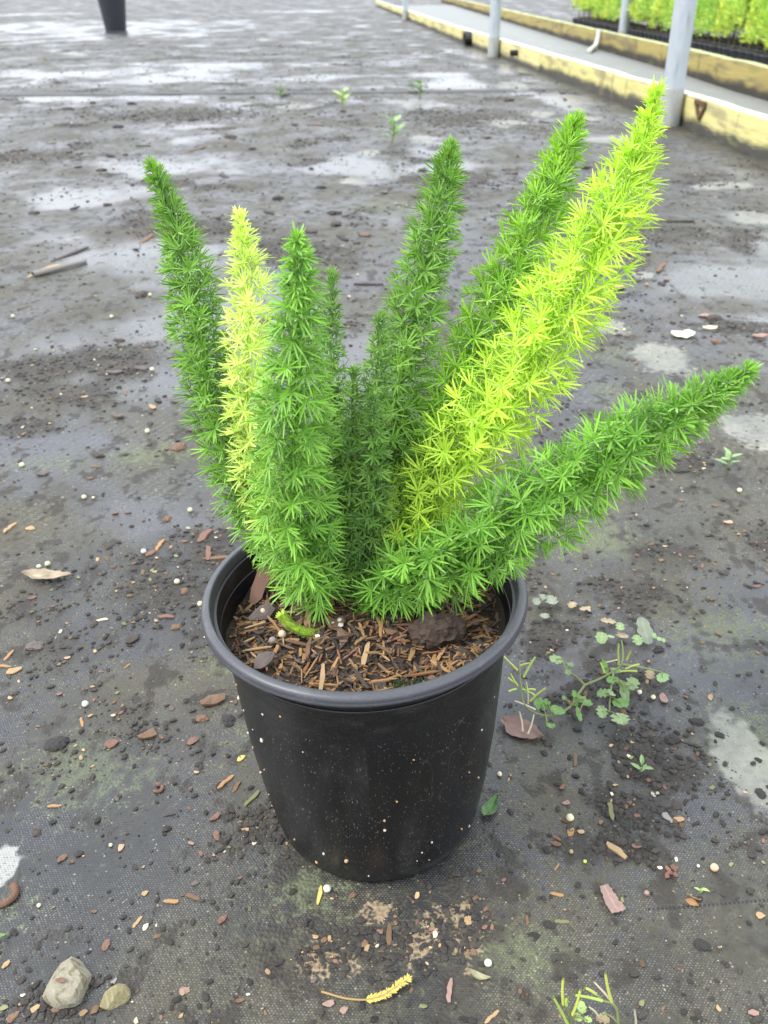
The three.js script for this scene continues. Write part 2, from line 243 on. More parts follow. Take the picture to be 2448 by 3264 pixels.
{
  const g1 = 'boards of the near kerb', g2 = 'boards of the far kerb';
  plank(LINE1, -1.2, -2.782, 0.101, 0.042, timber[0], timberTop, 'yellow timber board nearest the camera, right of the near steel post', g1, 1);
  plank(LINE1, -2.788, -4.797, 0.101, 0.042, timber[1], timberTop, 'yellow timber board behind the tip of the lime plume, left of near post', g1, 2);
  plank(LINE1, -4.803, -7.797, 0.101, 0.042, timber[2], timberTop, 'yellow timber board with the black drain hole in it', g1, 3);
  plank(LINE1, -7.803, -12.097, 0.101, 0.042, timber[0], timberTop, 'yellow timber board between the second and third steel posts', g1, 4);
  plank(LINE1, -12.103, -19, 0.101, 0.042, timber[1], timberTop, 'farthest timber board of the near kerb, past the third post', g1, 5);
  plank(LINE2, -1.6, -4.497, 0.124, 0.05, timberOld[0], timberOldTop, 'mossy weathered timber board at the right edge, before the lime shrubs', g2, 6);
  plank(LINE2, -4.503, -7.597, 0.124, 0.05, timberOld[1], timberOldTop, 'mossy timber board with the white bent pipe against it', g2, 7);
  plank(LINE2, -7.603, -11.997, 0.124, 0.05, timberOld[0], timberOldTop, 'mossy timber board of the far kerb behind the second post', g2, 8);
  plank(LINE2, -12.003, -22, 0.124, 0.05, timberOld[1], timberOldTop, 'farthest mossy timber board at the top of the frame', g2, 9);
  // the drain: a strip of grey gravelly silt between the two kerbs
  const zs = [...Array(51)].map((_, k) => -1.25 - k * 0.35), P = [], U = [], I = [];
  zs.forEach((z, k) => { const a = LINE1(z) + 0.036, b = LINE2(z) - 0.002; for (let j = 0; j <= 6; j++) { const x = mix(a, b, j / 6); P.push(x, 0.008 + 0.003 * n2(x * 9, z * 5), z); U.push(x * 1.2, z * 1.2); } if (k) for (let j = 0; j < 6; j++) { const q = (k - 1) * 7 + j; I.push(q, q + 1, q + 7, q + 1, q + 8, q + 7); } });
  const g = new THREE.BufferGeometry(); g.setAttribute('position', new THREE.Float32BufferAttribute(P, 3)); g.setAttribute('uv', new THREE.Float32BufferAttribute(U, 2)); g.setIndex(I); g.computeVertexNormals();
  const tex = dataTex(512, 512, (u, v, o) => { const a = Math.sin(u * 6.2832), b = Math.cos(u * 6.2832), f = n2(u * 90, v * 90), m = fbm(u * 8, v * 8, 4), k = sst(0.1, 0.7, m); o[0] = 0.155 + 0.05 * f + 0.04 * k; o[1] = 0.16 + 0.05 * f + 0.045 * k; o[2] = 0.15 + 0.05 * f + 0.01 * k; }, true);
  const d = mesh('drain_channel', g, new THREE.MeshStandardMaterial({ map: tex, roughness: 0.55 })); tag(d, 'grey silted drain channel between the two timber kerbs', 'drain', null, 'structure');
}
const steel = new THREE.MeshStandardMaterial({ color: lin(0.42, 0.46, 0.49), metalness: 0.3, roughness: 0.5, bumpMap: woodBump, bumpScale: 0.0006,
  map: dataTex(256, 512, (u, v, o) => { const f = 0.06 * n2(u * 14, v * 60) + 0.05 * fbm(u * 6, v * 9, 3), s = sst(0.45, 0.8, n2(u * 9 + 4, v * 16)) * 0.2; o[0] = 0.9 + f - s; o[1] = 0.9 + f - s * 1.05; o[2] = 0.9 + f - s * 1.15; }, true) });
const sleeveMat = new THREE.MeshStandardMaterial({ color: lin(0.34, 0.35, 0.34), roughness: 0.75, bumpMap: woodBump, bumpScale: 0.001,
  map: dataTex(256, 128, (u, v, o) => { const f = 0.12 * n2(u * 12, v * 9) + 0.1 * n2(u * 50, v * 40), k = sst(0.35 + 0.2 * n2(u * 8, 2), 0.1, v); o[0] = mix(0.9 + f, 0.35, k * 0.7); o[1] = mix(0.9 + f, 0.33, k * 0.7); o[2] = mix(0.88 + f, 0.27, k * 0.7); }, true) });
function post(x, z, r, label, lean = 0) {
  const p = base('steel_post', x, 0, z); p.rotation.z = lean;
  mesh('pipe', new THREE.CylinderGeometry(r, r, 2.3, 28, 1, true).translate(0, 1.15 + 0.1, 0), steel, p);
  mesh('cap', new THREE.CylinderGeometry(r * 0.98, r * 1.02, 0.012, 28).translate(0, 2.4, 0), steel, p);
  mesh('sleeve', new THREE.LatheGeometry([[r * 1.02, -0.004], [r * 1.07, 0.0], [r * 1.06, 0.108], [r * 1.04, 0.113], [r * 0.99, 0.1145]].map((a) => new THREE.Vector2(...a)), 28), sleeveMat, p);
  return tag(p, label, 'post', 'steel posts along the kerbs');
}
post(LINE1(-2.8) - 0.0375, -2.8, 0.034, 'thick galvanised steel post nearest the camera, behind the lime plume tip');
post(LINE1(-5.88) - 0.0375, -5.88, 0.034, 'middle galvanised steel post of the near kerb, right of the drain hole');
post(LINE1(-12.0) - 0.0375, -12.0, 0.034, 'farthest galvanised steel post of the near kerb, at the top edge');
post(1.665, -6.45, 0.034, 'galvanised steel post standing behind the far kerb among lime shrubs');
post(1.60, -13.4, 0.034, 'most distant pale post behind the far mossy kerb');
{ // drain hole: a stub of black pipe through a brown patch board on the near kerb
  const z = -6.95, x = LINE1(z), p = base('drain_outlet', x, 0, z);
  const blackP = std(lin(0.012, 0.012, 0.013), 0.6);
  mesh('pipe_wall', new THREE.LatheGeometry([[0.048, 0.02], [0.048, -0.05], [0.043, -0.052], [0.041, -0.048], [0.041, 0.02]].map((a) => new THREE.Vector2(...a)), 28).rotateZ(-Math.PI / 2).translate(0.0, 0.056, 0), blackP, p);
  mesh('end_filler', new THREE.CircleGeometry(0.0415, 28).rotateY(-Math.PI / 2).translate(-0.006, 0.056, 0), blackP, p);  // black disc standing in for the shaded hollow of the pipe
  mesh('patch_board', new THREE.BoxGeometry(0.016, 0.092, 0.22, 1, 3, 6).translate(-0.010, 0.048, -0.17), timberOld[1], p);
  p.scale.set(1, 0.92, 1.2); p.rotation.y = Math.atan(0.068); tag(p, 'black round drain outlet with brown patch board in the near kerb', 'drain outlet');
}
{ // small notch pipe further right
  const z = -5.35, p = base('weep_pipe', LINE1(z), 0, z);
  mesh('tube', new THREE.CylinderGeometry(0.016, 0.016, 0.06, 18, 1, true).rotateZ(Math.PI / 2).rotateY(0.2).translate(-0.012, 0.055, 0), std(lin(0.012, 0.012, 0.012), 0.7), p);
  mesh('dark_inside', new THREE.CylinderGeometry(0.0155, 0.0155, 0.04, 18).rotateZ(Math.PI / 2).rotateY(0.2).translate(-0.012, 0.055, 0), std(lin(0.012, 0.012, 0.012), 0.7), p);  // solid black core painted in place of the dark hole
  tag(p, 'small black weep pipe in the kerb right of the middle post', 'pipe');
}
{ // steel bracket on the near board by post 1
  const z = -2.63, p = base('rusty_bracket', LINE1(z) - 0.004, 0, z, Math.atan(0.068)), rust = std(lin(0.09, 0.045, 0.02), 0.9);
  const bar = (a, b) => mesh('strap', new THREE.BoxGeometry(0.006, 0.012, Math.hypot(b[0] - a[0], b[1] - a[1])).rotateX(-Math.atan2(b[1] - a[1], b[0] - a[0])).translate(0, (a[1] + b[1]) / 2, (a[0] + b[0]) / 2), rust, p);
  bar([-0.05, 0.085], [0.035, 0.085]); bar([-0.045, 0.083], [0.002, 0.04]); bar([0.032, 0.082], [0.0, 0.04]);
  tag(p, 'rusty triangular bracket on the kerb board beside the near post', 'bracket');
}
{ // white bent pipe lying against the far kerb
  const p = base('bent_pipe', LINE2(-6.3) - 0.016, 0, -6.3), w = std(lin(0.62, 0.62, 0.56), 0.5);
  mesh('upright', tube([[0, 0.125, 0], [-0.004, 0.08, 0.0], [-0.012, 0.045, 0.01], [-0.02, 0.03, 0.02]], 0.0155, 0.0155, 12), w, p);
  mesh('foot', tube([[-0.02, 0.03, 0.02], [-0.07, 0.024, 0.16], [-0.12, 0.023, 0.32]], 0.0155, 0.0155, 12), w, p);
  mesh('end_filler', new THREE.SphereGeometry(0.0155, 14, 10).scale(1, 1, 0.4).rotateY(-0.32).translate(-0.12, 0.023, 0.32), w, p);
  tag(p, 'short white bent plastic pipe leaning on the far kerb', 'pipe');
}
// seam where two lengths of cloth overlap, far behind the pot
{
  const pts = []; for (let k = 0; k <= 40; k++) { const x = -2.4 + k * 0.075; pts.push([x, 0, -3.86 + 0.04 * (x - 0.4) / 2 + 0.02 * n2(x * 3, 1)]); }
  const P = [], I = []; pts.forEach(([x, , z], k) => { const y = groundHeight(x, z); for (const [dz, dy] of [[0.010, 0.0006], [0.005, 0.0035 + 0.003 * n2(x * 6, 4)], [-0.010, 0.004 + 0.0025 * n2(x * 4, 9)], [-0.08, 0.0015], [-0.13, 0.0003]]) P.push(x, y + dy, z + dz); if (k) for (let j = 0; j < 4; j++) { const a = (k - 1) * 5 + j; I.push(a, a + 5, a + 1, a + 1, a + 5, a + 6); } });
  const g = new THREE.BufferGeometry(); g.setAttribute('position', new THREE.Float32BufferAttribute(P, 3)); g.setIndex(I); g.computeVertexNormals();
  tag(mesh('cloth_seam', g, std(lin(0.03, 0.029, 0.027), 0.6)), 'folded overlap seam of the ground cloth running across the yard', 'seam', null, 'structure');
}

// ---------------------------------------------------------------- potted lime shrubs beyond the far kerb
const leafMat = new THREE.MeshPhysicalMaterial({ color: 0xffffff, vertexColors: true, roughness: 1, transmission: 0.38, thickness: 0, clearcoat: 0.35, clearcoatRoughness: 0.4, side: THREE.DoubleSide });
const potMat = std(lin(0.022, 0.022, 0.026), 0.5);
{
  function shrubFoliage(seed, H, R, tint) {
    const r = mulberry(seed), b = new Buf();
    for (let k = 0; k < 190; k++) {
      const t = Math.pow(r(), 0.8), a = r() * 6.283, rad = R * (0.2 + 0.8 * r()) * (1.0 - 0.72 * t) * (0.75 + 0.5 * n2(a * 1.5 + seed, t * 3)), y = 0.178 + H * t;
      const cx = Math.cos(a) * rad, cz = Math.sin(a) * rad, d = V(Math.cos(a) * (1 - t * 0.7), 0.5 + t, Math.sin(a) * (1 - t * 0.7)).normalize();
      for (let q = 0; q < 4; q++) {
        const dd = d.clone().add(V(r() - 0.5, r() - 0.5, r() - 0.5).multiplyScalar(1.3)).normalize(), s = V(r() - 0.5, r() - 0.5, r() - 0.5).cross(dd).normalize(), L = 0.028 + 0.02 * r(), w = 0.0032, k2 = 0.75 + 0.5 * r(), y2 = r() < 0.35 ? 1.35 : 1;
        const c = [tint[0] * k2 * y2, tint[1] * k2, tint[2] * k2], i0 = b.v(cx, y, cz, c), i1 = b.v(cx + dd.x * L * 0.5 + s.x * w, y + dd.y * L * 0.5 + s.y * w, cz + dd.z * L * 0.5 + s.z * w, c), i2 = b.v(cx + dd.x * L * 0.5 - s.x * w, y + dd.y * L * 0.5 - s.y * w, cz + dd.z * L * 0.5 - s.z * w, c), i3 = b.v(cx + dd.x * L, y + dd.y * L, cz + dd.z * L, c);
        b.i.push(i0, i1, i2, i1, i3, i2);
      }
    }
    return b.geo();
  }
  const tints = [[0.40, 0.66, 0.11], [0.46, 0.70, 0.10], [0.32, 0.60, 0.12], [0.52, 0.72, 0.11]];
  const fol = [...Array(6)].map((_, k) => shrubFoliage(100 + k, 0.19 + 0.05 * (k % 3), 0.06 + 0.008 * (k % 2), tints[k % 4]));
  const potG = new THREE.LatheGeometry([[0.0, 0.004], [0.034, 0.0], [0.036, 0.004], [0.044, 0.094], [0.0475, 0.095], [0.0478, 0.105], [0.044, 0.1055], [0.043, 0.09], [0, 0.09]].map((a) => new THREE.Vector2(...a)), 20);
  const soilG = new THREE.CircleGeometry(0.0415, 14).rotateX(-Math.PI / 2).translate(0, 0.099, 0), soilM = std(lin(0.22, 0.11, 0.06), 0.95), stemG = tube([[0, 0.11, 0], [0.003, 0.2, 0.002], [0, 0.3, 0]], 0.003, 0.0012, 5), stemM = std(lin(0.12, 0.09, 0.04), 0.9);
  const r = mulberry(5), rest = [];
  let n = 0;
  for (let col = 0; col < 30; col++) for (let row = 0; row < 56; row++) {
    const z = -3.05 - row * 0.1 + (r() - 0.5) * 0.03, x = 1.72 + col * 0.1 + (r() - 0.5) * 0.012 + (row > 53 ? 0.1 : 0), turn = r() * 6.28, k = Math.floor(r() * 6), s = 0.82 + 0.42 * r();
    if (col > 0 && r() < 0.04) continue;
    if (x > 0.35 - z * 0.47) continue;                 // outside the picture
    if (Math.hypot(x - 1.665, z + 6.45) < 0.09) continue;                 // the post stands there
    if (col < 3) {
      const g = base('potted_shrub', x, groundHeight(x, z), z, turn); n++;
      mesh('pot', potG, potMat, g).scale.y = 1.2; mesh('soil', soilG, soilM, g).scale.y = 1.2; mesh('stem', stemG, stemM, g); const f = mesh('foliage', fol[k], leafMat, g); f.scale.setScalar(s);
      const rowName = ['front row', 'second row', 'third row'][col];
      tag(g, `small lime green shrub in a black pot, ${rowName} behind the far kerb`, 'potted shrub', `lime shrubs, ${rowName}`);
    } else rest.push([x, z, turn, k, s]);
  }
  const inst = new THREE.InstancedMesh(fol[1], leafMat, rest.length), m4 = new THREE.Matrix4(), q = new THREE.Quaternion();
  rest.forEach(([x, z, t, k, s], i) => inst.setMatrixAt(i, m4.compose(V(x, 0, z), q.setFromAxisAngle(V(0, 1, 0), t), V(s, s * (0.85 + 0.06 * k), s))));
  inst.name = 'shrub_bed'; inst.castShadow = inst.receiveShadow = true; scene.add(inst);
  tag(inst, 'mass of lime green shrubs filling the bed behind the front rows', 'shrubs', null, 'stuff');
  const st = top('wooden_stake', new THREE.BoxGeometry(0.03, 0.6, 0.02).translate(0, 0.3, 0), std(lin(0.12, 0.08, 0.04), 0.9)); st.position.set(2.12, 0, -8.5); tag(st, 'thin brown wooden stake among the farthest lime shrubs', 'stake');
}
// lone black pot far behind on the left
{
  const p = base('nursery_pot', -2.75, 0, -10.2), q = (l) => new THREE.LatheGeometry(l.map((a) => new THREE.Vector2(...a)), 40);
  mesh('wall', q([[0, 0.012], [0.098, 0.012], [0.102, 0], [0.108, 0.004], [0.150, 0.345], [0.145, 0.345], [0.104, 0.02], [0, 0.02]]), std(lin(0.02, 0.021, 0.027), 0.5), p);
  mesh('rim', q([[0.149, 0.342], [0.162, 0.343], [0.166, 0.35], [0.164, 0.375], [0.158, 0.379], [0.146, 0.378], [0.145, 0.344]]), std(lin(0.03, 0.031, 0.036), 0.45), p);
  mesh('soil', new THREE.CircleGeometry(0.14, 30).rotateX(-Math.PI / 2).translate(0, 0.31, 0), std(lin(0.05, 0.035, 0.025), 0.95), p);
  tag(p, 'black plastic pot standing far behind on the wet yard, upper left', 'pot');
}
// ---------------------------------------------------------------- the potted foxtail fern
// centre lines of the plumes from the soil up: [x, y, z, full width] in metres
const PLUMES = {
  far_left: [[-0.0219, 0.1327, -0.0198, 0.0148], [-0.0459, 0.1622, -0.0269, 0.0295], [-0.0598, 0.1891, -0.0355, 0.034], [-0.0709, 0.2238, -0.0481, 0.0359], [-0.0777, 0.2611, -0.0634, 0.0342], [-0.0818, 0.2906, -0.0769, 0.03], [-0.0873, 0.3155, -0.0893, 0.0233], [-0.0933, 0.3339, -0.0992, 0.0186], [-0.0979, 0.3437, -0.1048, 0.0093]],
  yellow_left: [[-0.0254, 0.1329, -0.0158, 0.0121], [-0.0423, 0.1685, -0.0214, 0.0242], [-0.0519, 0.1984, -0.0284, 0.0261], [-0.0547, 0.2354, -0.0385, 0.0278], [-0.0527, 0.2658, -0.0483, 0.0285], [-0.0493, 0.2907, -0.0572, 0.0266], [-0.0505, 0.311, -0.0651, 0.0192], [-0.0518, 0.325, -0.0708, 0.0075]],
  front_left: [[-0.0155, 0.1325, -0.0044, 0.0202], [-0.0243, 0.1537, -0.0038, 0.0404], [-0.0304, 0.1831, -0.0027, 0.047], [-0.0302, 0.2181, -0.001, 0.0449], [-0.0268, 0.2526, 0.0011, 0.0376], [-0.0225, 0.2841, 0.0034, 0.0309], [-0.0191, 0.3089, 0.0055, 0.023], [-0.0176, 0.3245, 0.0069, 0.0187], [-0.0174, 0.3321, 0.0076, 0.0092]],
  thin_left: [[-0.0093, 0.1324, -0.0196, 0.0134], [-0.0112, 0.1727, -0.0263, 0.0267], [-0.0121, 0.2178, -0.039, 0.0248], [-0.0123, 0.2487, -0.05, 0.0214], [-0.0117, 0.272, -0.0593, 0.0166], [-0.0103, 0.2864, -0.0655, 0.0126], [-0.0096, 0.2956, -0.0696, 0.0055]],
  center_back: [[-0.0019, 0.1321, -0.0237, 0.0172], [0.0052, 0.1718, -0.0311, 0.0343], [0.013, 0.2049, -0.0412, 0.0361], [0.0205, 0.2359, -0.053, 0.0368], [0.028, 0.2655, -0.066, 0.0364], [0.0361, 0.2922, -0.0791, 0.0327], [0.044, 0.3163, -0.0919, 0.0279], [0.049, 0.3342, -0.1018, 0.0232], [0.0516, 0.3465, -0.1087, 0.0098]],
  short_a: [[-0.0042, 0.1322, -0.0154, 0.0131], [-0.0002, 0.1769, -0.0188, 0.0262], [0.0052, 0.2194, -0.0242, 0.0229], [0.0093, 0.2493, -0.029, 0.0196], [0.0122, 0.269, -0.0325, 0.0136], [0.0137, 0.2838, -0.0354, 0.0052]],
  short_b: [[-0.008, 0.1323, -0.0155, 0.0142], [-0.0053, 0.1779, -0.0177, 0.0285], [-0.0038, 0.2164, -0.0208, 0.0251], [-0.0015, 0.2449, -0.0236, 0.0177], [0.0003, 0.2618, -0.0255, 0.0052]],
  short_c: [[-0.0005, 0.1321, -0.0145, 0.013], [0.0039, 0.1717, -0.0135, 0.0261], [0.007, 0.2078, -0.0121, 0.0215], [0.0084, 0.2385, -0.0105, 0.0144], [0.0086, 0.255, -0.0095, 0.0047]],
  short_d: [[-0.0116, 0.1324, -0.0135, 0.0144], [-0.012, 0.1685, -0.0195, 0.0289], [-0.0132, 0.202, -0.0287, 0.0259], [-0.0117, 0.2288, -0.0378, 0.0186], [-0.0114, 0.2439, -0.0435, 0.0069]],
  short_e: [[0.002, 0.132, -0.0153, 0.0146], [0.0145, 0.1671, -0.0243, 0.0292], [0.0196, 0.1921, -0.034, 0.0265], [0.022, 0.2139, -0.0439, 0.0191], [0.0234, 0.2266, -0.0503, 0.0067]],
  back_right: [[0.0032, 0.132, -0.0228, 0.0184], [0.0191, 0.1758, -0.0331, 0.0367], [0.0369, 0.2115, -0.0474, 0.0398], [0.0557, 0.245, -0.0644, 0.0395], [0.0742, 0.2753, -0.0821, 0.0395], [0.091, 0.3011, -0.0987, 0.0359], [0.1049, 0.3251, -0.1144, 0.03], [0.1136, 0.3431, -0.1262, 0.024], [0.1187, 0.3528, -0.1328, 0.0111]],
  lime_right: [[0.0049, 0.1319, -0.0173, 0.0228], [0.0232, 0.1741, -0.0217, 0.0456], [0.0464, 0.2078, -0.0281, 0.0537], [0.0721, 0.2398, -0.0362, 0.0536], [0.0946, 0.2713, -0.0451, 0.0503], [0.1141, 0.3025, -0.0546, 0.0428], [0.1288, 0.3316, -0.064, 0.0323], [0.1386, 0.3541, -0.0716, 0.0196], [0.1432, 0.3708, -0.0773, 0.0084]],
  right: [[0.0033, 0.132, -0.0052, 0.0202], [0.0221, 0.1529, -0.0041, 0.0404], [0.048, 0.1717, -0.0021, 0.0498], [0.0768, 0.1953, 0.0009, 0.0514], [0.1015, 0.2164, 0.004, 0.0465], [0.1227, 0.2339, 0.007, 0.0378], [0.141, 0.2484, 0.0099, 0.0287], [0.1566, 0.2606, 0.0126, 0.0224], [0.1676, 0.271, 0.0148, 0.011]],
  low_front: [[-0.0053, 0.1322, -0.0054, 0.0144], [0.0026, 0.1438, -0.0036, 0.0288], [0.0151, 0.1593, 0.0003, 0.0398], [0.028, 0.1702, 0.0046, 0.0435], [0.0404, 0.1826, 0.0096, 0.0134]],
};
const fern = base('potted_fern'); fern.rotation.z = THREE.MathUtils.degToRad(1.79);   // the pot stands a little askew on the dirt
tag(fern, 'potted foxtail fern with green and lime plumes in a black nursery pot', 'potted plant');
{
  const L = (l, n = 96) => new THREE.LatheGeometry(l.map((a) => new THREE.Vector2(...a)), n);
  // plastic: soot black with dried water spots, dust and scuffs
  const spots = dataTex(2048, 768, (u, v, o) => {
    const f = fbm(u * 40, v * 14, 3), hz = n2(u * 260, v * 90), dust = sst(0.1, 0.75, fbm(u * 9 + 3, v * 4, 4)) * (0.4 + 0.6 * sst(-0.2, 0.6, hz));
    let c = 0.006 + 0.002 * f; let r = c + 0.024 * dust, g = c * 1.02 + 0.023 * dust, b = c * 1.18 + 0.021 * dust;
    const ci = Math.floor(u * 900), cj = Math.floor(v * 330), h = hash2(ci, cj), du = u * 900 - ci - 0.5, dv = v * 330 - cj - 0.5;
    const low = sst(0.55, 0.05, v), right = sst(0.2, 0.6, fbm(u * 5 + 9, v * 3, 2));
    if (h > 0.955 - 0.10 * low * right - 0.04 * right && du * du + dv * dv < 0.05 + 0.12 * hash2(cj, ci)) { const k = 0.3 + 0.7 * hash2(ci + 5, cj); r = mix(r, 0.30, k * 0.75); g = mix(g, 0.27, k * 0.75); b = mix(b, 0.22, k * 0.75); }
    const mud = sst(0.16, 0.02, v + 0.07 * n2(u * 40, 3) + 0.06 * hz) * sst(-0.3, 0.5, n2(u * 14, v * 20) + 0.5 * hz); r = mix(r, 0.075, mud * 0.8); g = mix(g, 0.068, mud * 0.8); b = mix(b, 0.055, mud * 0.8);
    const scr = 2 * sst(0.975, 1, 1 - Math.abs(n2(u * 30 + v * 14, v * 20 - u * 22)) ) * sst(0.2, 0.6, n2(u * 6, v * 5 + 3)); r += 0.02 * scr; g += 0.02 * scr; b += 0.022 * scr;
    o[0] = r; o[1] = g; o[2] = b;
  }, true);
  const potRough = dataTex(1024, 384, (u, v, o) => { o[0] = o[1] = o[2] = 0.36 + 0.08 * fbm(u * 20, v * 8, 3) + 0.14 * sst(0.1, 0.75, fbm(u * 9 + 3, v * 4, 4)); });
  const wallM = new THREE.MeshStandardMaterial({ map: spots, roughnessMap: potRough, roughness: 1 });
  const rimTex = dataTex(1024, 64, (u, v, o) => { const s = n2(u * 300, v * 30), f = fbm(u * 30, v * 4, 3), k = sst(0.2, 0.8, f + 0.3 * s); o[0] = 0.052 + 0.008 * s + 0.018 * k; o[1] = 0.053 + 0.008 * s + 0.018 * k; o[2] = 0.061 + 0.008 * s + 0.016 * k; }, true);
  const rimM = new THREE.MeshStandardMaterial({ map: rimTex, roughness: 0.42, });
  // wall: foot, gently flared side, step under the lip
  const pot = mesh('pot', L([[0.0, 0.004], [0.048, 0.004], [0.051, 0.0], [0.0555, 0.0], [0.0580, 0.0012], [0.0593, 0.0040], [0.0608, 0.0110], [0.0645, 0.035], [0.0683, 0.070], [0.0708, 0.105], [0.0720, 0.128], [0.0726, 0.1385], [0.0742, 0.1410], [0.0752, 0.1512]], 128), wallM, fern);
  tag(pot, 'black plastic nursery pot wall, dusty and spotted');
  mesh('lip', L([[0.0750, 0.1512], [0.0805, 0.1510], [0.0819, 0.1512], [0.0825, 0.1517], [0.0826, 0.1528], [0.0821, 0.1531], [0.0823, 0.1536], [0.0821, 0.1549], [0.0816, 0.1558], [0.0808, 0.1563], [0.0797, 0.1567], [0.0784, 0.1569], [0.0778, 0.1567], [0.0773, 0.1558], [0.0769, 0.1540], [0.0766, 0.1520]], 128), rimM, pot);
  mesh('inner_wall', L([[0.0766, 0.1521], [0.0746, 0.1440], [0.0728, 0.1330], [0.0716, 0.1180]], 128), wallM, pot);
  mesh('seam_ridge', new THREE.TorusGeometry(0.0744, 0.0006, 6, 128).rotateX(Math.PI / 2).translate(0, 0.1412, 0), wallM, pot);
  // grains stuck to the wall
  const r = mulberry(31), gm = [std(lin(0.42, 0.26, 0.14), 0.9), std(lin(0.5, 0.45, 0.36), 0.9)], gg = new THREE.IcosahedronGeometry(1, 1);
  for (let k = 0; k < 34; k++) {
    const a = Math.PI / 2 + (r() - 0.5) * 2.6, y = 0.008 + Math.pow(r(), 1.3) * 0.125, R = y < 0.035 ? 0.0606 + (y - 0.011) * 0.163 : y < 0.07 ? 0.0645 + (y - 0.035) * 0.109 : 0.0683 + (y - 0.07) * 0.066, s = 0.0005 + 0.0008 * r() * r();
    const m = mesh('stuck_grain', gg, gm[k % 2], pot); m.position.set(Math.cos(a) * R, y, Math.sin(a) * R); m.scale.set(s * 0.9, s * 1.3, s * 0.9); m.rotation.set(r() * 3, r() * 3, r() * 3);
  }
}
// potting mix with wood chips
const chipGeos = [], barkGeos = [], lumpGeos = [];
function splinterGeo(r, w = 0.16, t = 0.09) {            // unit length along x, ragged ends
  const P = [], st = 5;
  const ring = []; for (let s = 0; s <= st; s++) { const x = s / st - 0.5, k = (s === 0 || s === st) ? 0.35 + 0.4 * r() : 0.85 + 0.3 * r(), oy = (r() - 0.5) * 0.05, oz = (r() - 0.5) * 0.06; ring.push([[x + (r() - 0.5) * 0.06, oy + t / 2 * k, oz + w / 2 * k], [x + (r() - 0.5) * 0.06, oy + t / 2 * k, oz - w / 2 * k], [x, oy - t / 2 * k, oz - w / 2 * k], [x, oy - t / 2 * k, oz + w / 2 * k]]); }
  const tri = (a, b, c) => P.push(...a, ...b, ...c);
  for (let s = 0; s < st; s++) for (let q = 0; q < 4; q++) { const a = ring[s][q], b = ring[s][(q + 1) % 4], c = ring[s + 1][q], d = ring[s + 1][(q + 1) % 4]; tri(a, c, b); tri(b, c, d); }
  tri(ring[0][0], ring[0][1], ring[0][2]); tri(ring[0][0], ring[0][2], ring[0][3]); const e = ring[st]; tri(e[0], e[2], e[1]); tri(e[0], e[3], e[2]);
  const g = new THREE.BufferGeometry(); g.setAttribute('position', new THREE.Float32BufferAttribute(P, 3)); g.computeVertexNormals(); return g;
}
function flakeGeo(r, wide = 0.6, thick = 0.07, curl = 0.12) {   // unit length irregular plate
  const n = 9, P = [], T = [], B = [], c0 = curl * (r() - 0.3), tw = (r() - 0.5) * curl;
  for (let k = 0; k < n; k++) { const a = (k + 0.6 * (r() - 0.5)) / n * 6.283, q = 0.34 + 0.2 * r(), x = Math.cos(a) * q, z = Math.sin(a) * q * wide, y = c0 * (x * x * 4) + tw * x * z * 6 + (r() - 0.5) * 0.04; T.push([x, y + thick / 2, z]); B.push([x * 0.96, y - thick / 2, z * 0.96]); }
  const tc = [0, thick * 0.65, 0], bc = [0, -thick / 2, 0], tri = (a, b, c) => P.push(...a, ...b, ...c);
  const I = T.map(([x, y, z]) => [x * 0.55 + (r() - 0.5) * 0.08, y * 0.7 + thick * (0.2 + 0.5 * r()), z * 0.55 + (r() - 0.5) * 0.06]);
  for (let k = 0; k < n; k++) { const l = (k + 1) % n; tri(tc, I[l], I[k]); tri(I[k], I[l], T[k]); tri(T[k], I[l], T[l]); tri(T[k], T[l], B[k]); tri(B[k], T[l], B[l]); tri(bc, B[k], B[l]); }
  const g = new THREE.BufferGeometry(); g.setAttribute('position', new THREE.Float32BufferAttribute(P, 3)); g.computeVertexNormals(); return g;
}
function lumpGeo(seed, detail = 2, rough = 0.35, flat = 0.6) {
  const g = new THREE.IcosahedronGeometry(0.5, detail), P = g.attributes.position;
  for (let i = 0; i < P.count; i++) { const x = P.getX(i), y = P.getY(i), z = P.getZ(i), k = 1 + rough * (n2(x * 3.1 + seed * 7, y * 3.1 + z * 2.3) + 0.6 * n2(x * 8 + seed, z * 8 + y * 6) + 0.35 * n2(z * 17 + seed, x * 17 - y * 15)); P.setXYZ(i, x * k, y * k * flat, z * k); }
  g.computeVertexNormals(); return g;
}
{ const r = mulberry(9); for (let k = 0; k < 10; k++) chipGeos.push(splinterGeo(r, 0.14 + 0.12 * r(), 0.08 + 0.05 * r())); for (let k = 0; k < 9; k++) barkGeos.push(flakeGeo(r, 0.5 + 0.35 * r(), 0.06 + 0.05 * r(), 0.16)); for (let k = 0; k < 8; k++) lumpGeos.push(lumpGeo(k + 1, 3)); }
const grain = dataTex(256, 256, (u, v, o) => { const k = 0.72 + 0.3 * n2(u * 6, v * 50) + 0.16 * n2(u * 40, v * 120); o[0] = k; o[1] = k * 0.98; o[2] = k * 0.94; }, true);
const CHIP = { woody: [0.24, 0.135, 0.055], rust: [0.19, 0.085, 0.032], tan: [0.32, 0.215, 0.11], orange: [0.30, 0.165, 0.07], brown: [0.13, 0.075, 0.042], redbrown: [0.15, 0.080, 0.056], dark: [0.045, 0.034, 0.027], black: [0.022, 0.019, 0.017], purple: [0.10, 0.078, 0.072], pink: [0.26, 0.165, 0.13], peach: [0.36, 0.25, 0.17], cream: [0.52, 0.45, 0.31], yellow: [0.50, 0.38, 0.11], grey: [0.22, 0.20, 0.18], green: [0.14, 0.14, 0.06], white: [0.60, 0.58, 0.49], lime: [0.42, 0.55, 0.08] };
